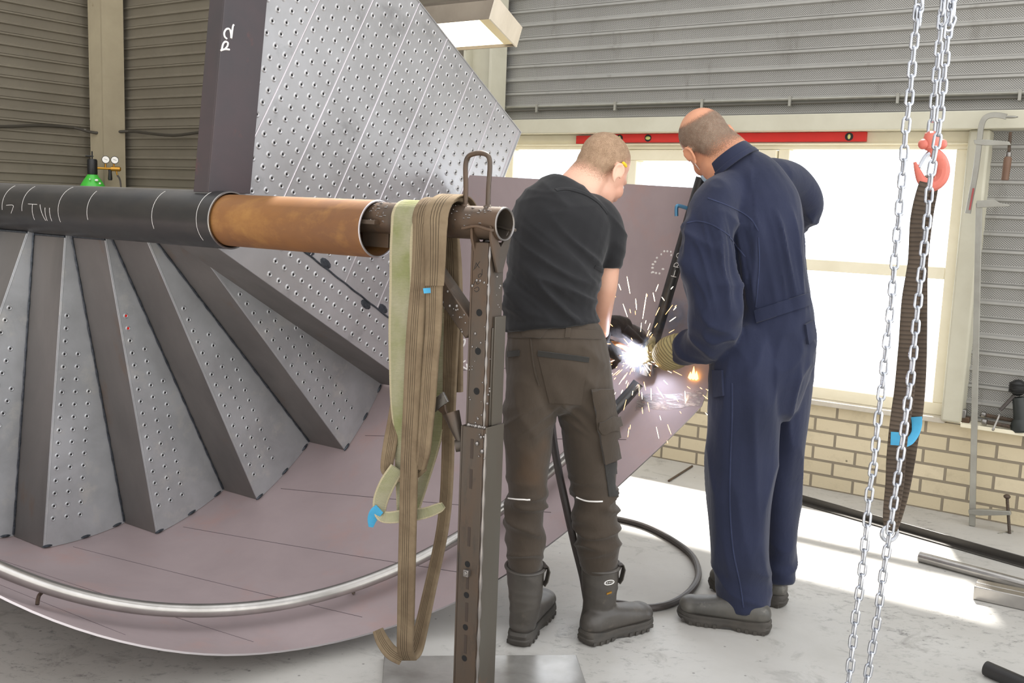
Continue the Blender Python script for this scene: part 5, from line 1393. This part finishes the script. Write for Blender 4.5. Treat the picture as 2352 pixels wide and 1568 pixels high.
# webbing sling on the hook
ws = thing('lifting_sling', 'dark grey-brown webbing sling hanging from the red hook, with a bright blue label', 'sling', at(2047, 1230, 2.03))
def hang(name, rows, m, parent, th=.006):
    P, W, Nn = [], [], []
    R = cat_path([np.array(r, float) for r in rows], 5)
    C_ = [at(r[0], r[1], r[3]) for r in R]
    for i, r in enumerate(R):
        T = nrm(C_[min(i+1, len(R)-1)]-C_[max(i-1, 0)]); v = nrm(CC-C_[i]); w = nrm(np.cross(v, T)); P.append(C_[i]); W.append(w*r[2]*mpp(C_[i])); Nn.append(nrm(np.cross(T, w)))
    mb = MB(); mb.ribbon(P, W, Nn, th); return mb.build(name, m, parent, smooth=60)
YS = 2.03
hang('strand', [(2136, 412, 13, YS+.02), (2124, 426, 14, YS-.012), (2106, 500, 14, YS-.014), (2101, 600, 15, YS-.014), (2090, 690, 18, YS-.012), (2084, 790, 19, YS-.012), (2078, 890, 22, YS-.012), (2070, 950, 22, YS-.012), (2063, 1000, 21, YS-.012), (2058, 1057, 21, YS-.012), (2055, 1110, 20, YS-.01), (2046, 1181, 17, YS-.006), (2045, 1214, 13, YS)], M['greyweb'], ws)
hang('strand', [(2132, 412, 13, YS), (2140, 428, 14, YS+.012), (2127, 500, 15, YS+.014), (2116, 600, 15, YS+.014), (2112, 690, 17, YS+.014), (2110, 800, 18, YS+.014), (2104, 890, 20, YS+.014), (2098, 960, 19, YS+.014), (2088, 1010, 20, YS+.014), (2080, 1060, 20, YS+.014), (2070, 1130, 17, YS+.01), (2056, 1190, 14, YS+.006), (2048, 1216, 12, YS)], M['greyweb'], ws)
hang('blue_label', [(2105, 957, 12, YS+.004), (2106, 975, 11, YS+.003), (2102, 995, 9, YS-.004), (2090, 1012, 9, YS-.012), (2076, 1020, 8, YS-.018)], M['bluetag'], ws, .002)
hang('blue_label', [(2058, 992, 11, YS-.018), (2057, 1022, 11, YS-.018)], M['bluetag'], ws, .002)
mb = MB(); rc = at(2043, 1224, YS); mb.tube([rc+V3(.95, .25, 0)*.019*math.cos(t)+Z*.017*math.sin(t) for t in np.linspace(0, 2*math.pi, 25)[:-1]], .0042, 8, closed=True); mb.build('steel_ring', M['zinc'], ws)

# ------------------------------------------------------------------ clamps on the window wall
def wp(x, y, o=.15): return onwall(x, y, o)
cl = thing('bar_clamp', 'steel bar clamp with a wooden handle hooked over the beam end right of the window', 'clamp', wp(2250, 330))
mb = MB(); P = cat_path([wp(2312, 268), wp(2285, 264), wp(2264, 270), wp(2254, 290), wp(2249, 330), wp(2240, 400), wp(2223, 490)], 5)
T_ = [nrm(P[min(i+1, len(P)-1)]-P[max(i-1, 0)]) for i in range(len(P))]
mb.ribbon(P, [nrm(np.cross(N, t))*.0125 for t in T_], [N]*len(P), .012); mb.build('bar', M['steelgrey'], cl, smooth=50)
mb = MB(); q = wp(2316, 269); mb.ball(q+A*.012, (.03, .012, .006), 10, ax=(A, N, Z)); mb.build('jaw_pad', M['steelgrey'], cl)
mb = MB(); mb.prism([wp(2236, 321, .16), wp(2262, 320, .16), wp(2318, 325, .16), wp(2322, 333, .16), wp(2262, 334, .16), wp(2238, 331, .16)], N*.02); mb.build('sliding_arm', M['steelgrey'], cl, bevel=.002)
mb = MB(); sp0, sp1 = wp(2321, 303), wp(2317, 352); mb.tube([sp0+(sp1-sp0)*t for t in np.linspace(0, 1, 40)], [.0065+.0014*(i % 2) for i in range(40)], 10); mb.build('screw', M['standsteel'], cl)
mb = MB(); hd_ = nrm(wp(2308, 414)-wp(2317, 350)); q = wp(2317, 349); mb.lathe(q, hd_, [(.009, 0), (.013, .002), (.013, .02), (.012, .022)], 14); mb.build('ferrule', M['bright'], cl)
mb = MB(); L_ = np.linalg.norm(wp(2308, 414)-q); mb.lathe(q+hd_*.02, hd_, [(.012, 0), (.017, .01), (.0175, .05), (.016, L_-.035), (.017, L_-.022), (.012, L_-.02)], 16); mb.build('handle', M['wood'], cl)
mb = MB(); mb.ribbon([wp(2236, 432, .163), wp(2227, 482, .163)], [A*.004]*2, [-N]*2, .001); mb.build('red_print', mat('print_red', '9c4a4a', .6), cl)
cl2 = thing('bar_clamp', 'very long grey bar clamp standing on the floor against the brick wall', 'clamp', wp(2233, 1205))
mb = MB(); b0, b1_ = wp(2249, 466), wp(2233, 1207); d_ = nrm(b1_-b0); mb.box((b0+b1_)/2, (.028, .012, np.linalg.norm(b1_-b0)), (nrm(np.cross(N, d_)), N, d_)); mb.build('bar', M['steelgrey'], cl2, bevel=.002)
mb = MB(); mb.prism([wp(2243, 461, .16), wp(2283, 458, .16), wp(2296, 466, .16), wp(2320, 470, .16), wp(2318, 474, .16), wp(2290, 475, .16), wp(2243, 477, .16)], N*.02); mb.build('fixed_jaw', M['steelgrey'], cl2, bevel=.002)
mb = MB(); mb.prism([wp(2224, 1171, .17), wp(2250, 1170, .17), wp(2320, 1174, .17), wp(2322, 1183, .17), wp(2250, 1184, .17), wp(2225, 1180, .17)], N*.03); mb.build('sliding_arm', M['steelgrey'], cl2, bevel=.002)
mb = MB(); sp0, sp1 = wp(2313, 1140), wp(2319, 1228); mb.tube([sp0+(sp1-sp0)*t for t in np.linspace(0, 1, 50)], [.0065+.0014*(i % 2) for i in range(50)], 10); mb.ball(sp0, (.016, .016, .011), 12); mb.build('screw', M['standsteel'], cl2)
mb = MB(); mb.tube([wp(2292, 1226, .19), wp(2326, 1219, .11)], .005, 8); mb.build('tommy_bar', M['steelgrey'], cl2)
# tools on the ledge beside the window
def jack(label, x0, y0, x1, y1, o, r, tb):
    j = thing('screw_clamp', label, 'clamp', wp((x0+x1)/2, (y0+y1)/2, o), 'screw clamps on the ledge'); a, b = wp(x0, y0, o), wp(x1, y1, o); d = nrm(b-a); L = np.linalg.norm(b-a)
    mb = MB(); mb.lathe(a, d, [(.0, 0), (r*.8, 0), (r*1.2, .006), (r*1.2, .024), (r*.7, .028)], 14); mb.build('knurled_nut', M['bright'], j)
    mb = MB(); mb.tube([a+d*.026+d*(L-.03)*t for t in np.linspace(0, 1, 44)], [r*.7+.0012*(i % 2) for i in range(44)], 10); mb.build('screw', M['standsteel'], j)
    if tb: mb = MB(); mb.tube([wp(tb[0], tb[1], o+.02), wp(tb[2], tb[3], o+.06)], .005, 8); mb.ball(wp(tb[2], tb[3], o+.06), .007, 8); mb.ball(wp(tb[0], tb[1], o+.02), .007, 8); mb.build('tommy_bar', M['bright'], j)
jack('screw clamp with a tommy bar lying foremost on the ledge by the long bar clamp', 2254, 967, 2322, 980, .045, .013, (2295, 954, 2281, 986))
jack('screw clamp lying behind the front one on the ledge by the power tool', 2252, 951, 2330, 966, .005, .013, None)
bk = MB(); 
for i, (x, y, w, h) in enumerate(((2208, 950, .05, .05), (2218, 963, .04, .03))):
    mb = MB(); mb.box(wp(x, y, .01), (w, .04, h), AX); tag(mb.build('steel_block', M['bright' if i == 0 else 'standsteel'], bevel=.005), ('bright small steel block at the foot of the window post', 'dark small steel block in front of the bright one by the window post')[i], 'block')
pt_ = thing('power_tool', 'dark hand-held power tool standing upright on the ledge at the right', 'power tool', wp(2345, 990, .02))
mb = MB(); q0, q1 = wp(2350, 990, .02), wp(2338, 890, .02); d_ = nrm(q1-q0); L_ = np.linalg.norm(q1-q0); mb.lathe(q0, d_, [(0, 0), (.05, 0), (.055, .01), (.05, .04), (.036, .06), (.032, L_*.6), (.03, L_*.78), (.0, L_*.8)], 20); mb.build('body', mat('tool_dark', '2d3130', .45), pt_)
mb = MB(); mb.ball(q1, (.038, .038, .040), 16)
for i in range(6): mb.tube([q1+V3(math.cos(t)*.038, math.sin(t)*.038, -.02+i*.008) for t in np.linspace(0, 2*math.pi, 17)[:-1]], .0022, 5, closed=True)
mb.build('motor_cap', M['black'], pt_)
mb = MB(); mb.tube([wp(2330, 908, .03), wp(2297, 942, .05)], .009, 10); mb.build('side_handle', M['rubber'], pt_)

# ------------------------------------------------------------------ stock lying on the floor by the wall
def lying(name, label, cat_, x0, y0, x1, y1, r, m, kind, L=1.4):
    a = onfloor(x0, y0, r); b = onfloor(x1, y1, r); d = nrm(b-a); b = a+d*L; mb = MB()
    if kind == 'pipe': mb.pipe(a, b, r, r-.003, 28)
    elif kind == 'rect':
        s = np.cross(d, Z)
        for sg in (-1, 1): mb.box((a+b)/2+s*sg*r*.9, (L, r*1.7, r*1.9), (d, s, Z))
    elif kind == 'angle':
        s = np.cross(d, Z); mb.box((a+b)/2+s*0, (L, .006, .04), (d, s, Z)); mb.box((a+b)/2+s*.02-Z*(r-.004), (L, .045, .006), (d, s, Z))
    return tag(mb.build(name, m, bevel=0 if kind == 'pipe' else .003), label, cat_)
lying('steel_tube', 'bare steel round tube with its left end on the sunlit floor patch', 'pipe', 2112, 1278, 2352, 1342, .022, M['railsteel'], 'pipe', .9)
lying('steel_channel', 'ribbed steel section lying on the floor below the round tube', 'steel section', 2240, 1352, 2352, 1376, .028, M['railsteel'], 'rect', .75)
lying('steel_angle', 'long dark steel angle bar lying along the foot of the brick wall', 'steel section', 1832, 1142, 2352, 1288, .02, mat('dark_bar', '4d4a46', .4, .6), 'angle', 1.45)
lying('steel_pipe', 'black pipe with an open end pointing left in the near right floor corner', 'pipe', 2265, 1534, 2352, 1572, .024, M['blackpipe'], 'pipe', .9)
mb = MB(); mb.tube([onfloor(1536, 1104, .006), onfloor(1590, 1070, .006)], .006, 8); tag(mb.build('steel_rod', M['standsteel']), 'short thin steel rod on the floor between the men by the brick wall', 'rod')

# ------------------------------------------------------------------ welding torch, its cable, arc, sparks and smoke
ARC = PB+pd*.045-rt*.0-fr*-.03
ARC = at(1466, 818, PB[1]-.045)
wt_ = thing('welding_torch', 'welding torch with copper neck and a black cable that loops over the floor', 'welding torch', at(1380, 787, 3.53))
tn = [at(1358, 787, 3.50), at(1380, 786, 3.53), at(1398, 788, 3.545)]
mb = MB(); mb.tube(cat_path(tn, 4), .015, 12); mb.build('handle', M['black'], wt_)
mb = MB(); nk = cat_path([tn[2], at(1415, 790, 3.56), at(1432, 796, ARC[1]-.005), at(1448, 806, ARC[1])], 5); mb.tube(nk, [.010]*6+[.0105]*4+[.012]*6, 12); mb.build('neck', mat('copper', 'c08a63', .35, .9), wt_)
mb = MB(); pc = [tn[0], at(1325, 800, 3.46), at(1288, 860, 3.43), at(1268, 930, 3.40), at(1270, 1000, 3.36), at(1284, 1085, 3.31), at(1300, 1160, 3.275), at(1318, 1240, 3.26), at(1338, 1320, 3.29), onfloor(1356, 1402, .016), onfloor(1392, 1386, .014), onfloor(1430, 1387, .014), onfloor(1480, 1396, .014), onfloor(1540, 1386, .014), onfloor(1588, 1354, .014), onfloor(1604, 1312, .014), onfloor(1580, 1266, .014), onfloor(1500, 1215, .014), onfloor(1425, 1192, .014), onfloor(1330, 1178, .014)]
mb.tube(cat_path(pc, 7), .0135, 10); mb.build('cable', M['rubber'], wt_)
mb = MB(); mb.ball(ARC, (.021, .014, .024), 14)
for i in range(16):
    v = nrm(V3(random.gauss(0, 1), random.gauss(0, .7)-.4, random.gauss(0, 1))); mb.tube([ARC+v*.006, ARC+v*random.uniform(.03, .062)], [.006, .0006], 5)
tag(mb.build('welding_arc', M['arc']), 'blinding bluish-white welding arc at the foot of the slanted tube', 'welding arc')
pl = bpy.data.lights.new('arc_glow', 'POINT'); pl.energy = 1.8; pl.color = (.72, .80, 1.0); pl.shadow_soft_size = .012
plo = bpy.data.objects.new('arc_glow', pl); COL.objects.link(plo); plo.location = Vector(ARC+nrm(CC-ARC)*.05)
rs_ = random.Random(11); mb = MB()
for i in range(150):
    up = rs_.random()
    v = nrm(V3(rs_.gauss(-.15, .75), rs_.gauss(-.55, .5), rs_.gauss(.25 if up < .55 else -.25, .65)))
    dist = .03+.30*rs_.random()**1.5; L = rs_.uniform(.008, .045); r = rs_.uniform(.0006, .0013)
    p0 = ARC+v*dist-Z*dist*dist*.6; p1 = p0+nrm(v-Z*dist*1.1)*L
    if p0[1] > ARC[1]+.02: continue
    mb.tube([p0, (p0+p1)/2, p1], [r*.5, r, r*.4], 5, mi=0 if rs_.random() < .6 else 1)
for (x0, y0, x1, y1) in ((1440, 635, 1447, 674), (1421, 652, 1426, 666), (1512, 653, 1506, 669), (1500, 672, 1504, 692), (1460, 686, 1462, 711), (1485, 674, 1476, 732), (1431, 698, 1441, 727), (1546, 658, 1541, 664), (1520, 682, 1526, 690), (1547, 712, 1553, 705), (1552, 728, 1538, 738), (1573, 898, 1575, 930), (1620, 880, 1630, 905), (1495, 892, 1496, 918)):
    a, b = at(x0, y0, ARC[1]-.06), at(x1, y1, ARC[1]-.06); mb.tube([a, (a+b)/2, b], [.0007, .0014, .0007], 5, mi=1)
tag(mb.build('welding_sparks', [M['spark'], emit('spark_white', 'ffe2b8', 12)]), 'orange and white sparks flying off the weld', 'sparks', kind='stuff')
# small flame of burning spatter on the plate
fp = oncyl(1592, 872, RO-.004); mb = MB(); 
for dx, h in ((0, .05), (.012, .034), (-.012, .028)): mb.lathe(fp+A*dx, Z, [(.002, 0), (.008, .006), (.006, h*.5), (.0005, h)], 10)
tag(mb.build('flame', emit('flame', 'ffb45a', 7)), 'little orange flame flaring on the stringer plate right of the striped glove', 'flame')
# welding fume; the white one is added to spread the arc's glare
sm = MB(); sc_ = at(1530, 745, PB[1]+.0)
sm.ball(ARC+V3(-.0, .0, .03), (.13, .06, .12), 20); 
sm2 = MB(); sm2.ball(at(1548, 728, PB[1]-.02), (.085, .05, .085), 20)
def smoke(name, dens, col):
    m = bpy.data.materials.new(name); m.use_nodes = True; t = NT(m); t.n.remove(t.n['Principled BSDF'])
    vol = t.new('ShaderNodeVolumePrincipled'); vol.inputs['Color'].default_value = col; vol.inputs['Anisotropy'].default_value = .2
    g = t.new('ShaderNodeTexCoord'); mp = t.new('ShaderNodeMapping'); mp.inputs['Location'].default_value = (-1, -1, -1); mp.inputs['Scale'].default_value = (2, 2, 2); t.l.new(g.outputs['Generated'], mp.inputs['Vector'])
    ln = t.new('ShaderNodeVectorMath', operation='LENGTH'); t.l.new(mp.outputs[0], ln.inputs[0])
    fall = t.ramp(ln.outputs['Value'], 1.0, .25); n = t.ramp(t.noise(t.coords('Object'), 22, 3, .6, .6), .38, .7)
    t.l.new(t.math('MULTIPLY', t.math('MULTIPLY', fall, n), dens), vol.inputs['Density'])
    t.l.new(vol.outputs[0], t.n['Material Output'].inputs['Volume']); return m
tag(sm.build('welding_smoke', smoke('glare_fume', 24, (.85, .9, 1, 1))), 'white fume added round the welding arc to spread its glare', 'smoke', kind='stuff')
tag(sm2.build('welding_smoke', smoke('fume_blue', 26, (.45, .65, 1, 1))), 'wisp of blue smoke rising between the slanted tube and the navy coverall', 'smoke', kind='stuff')
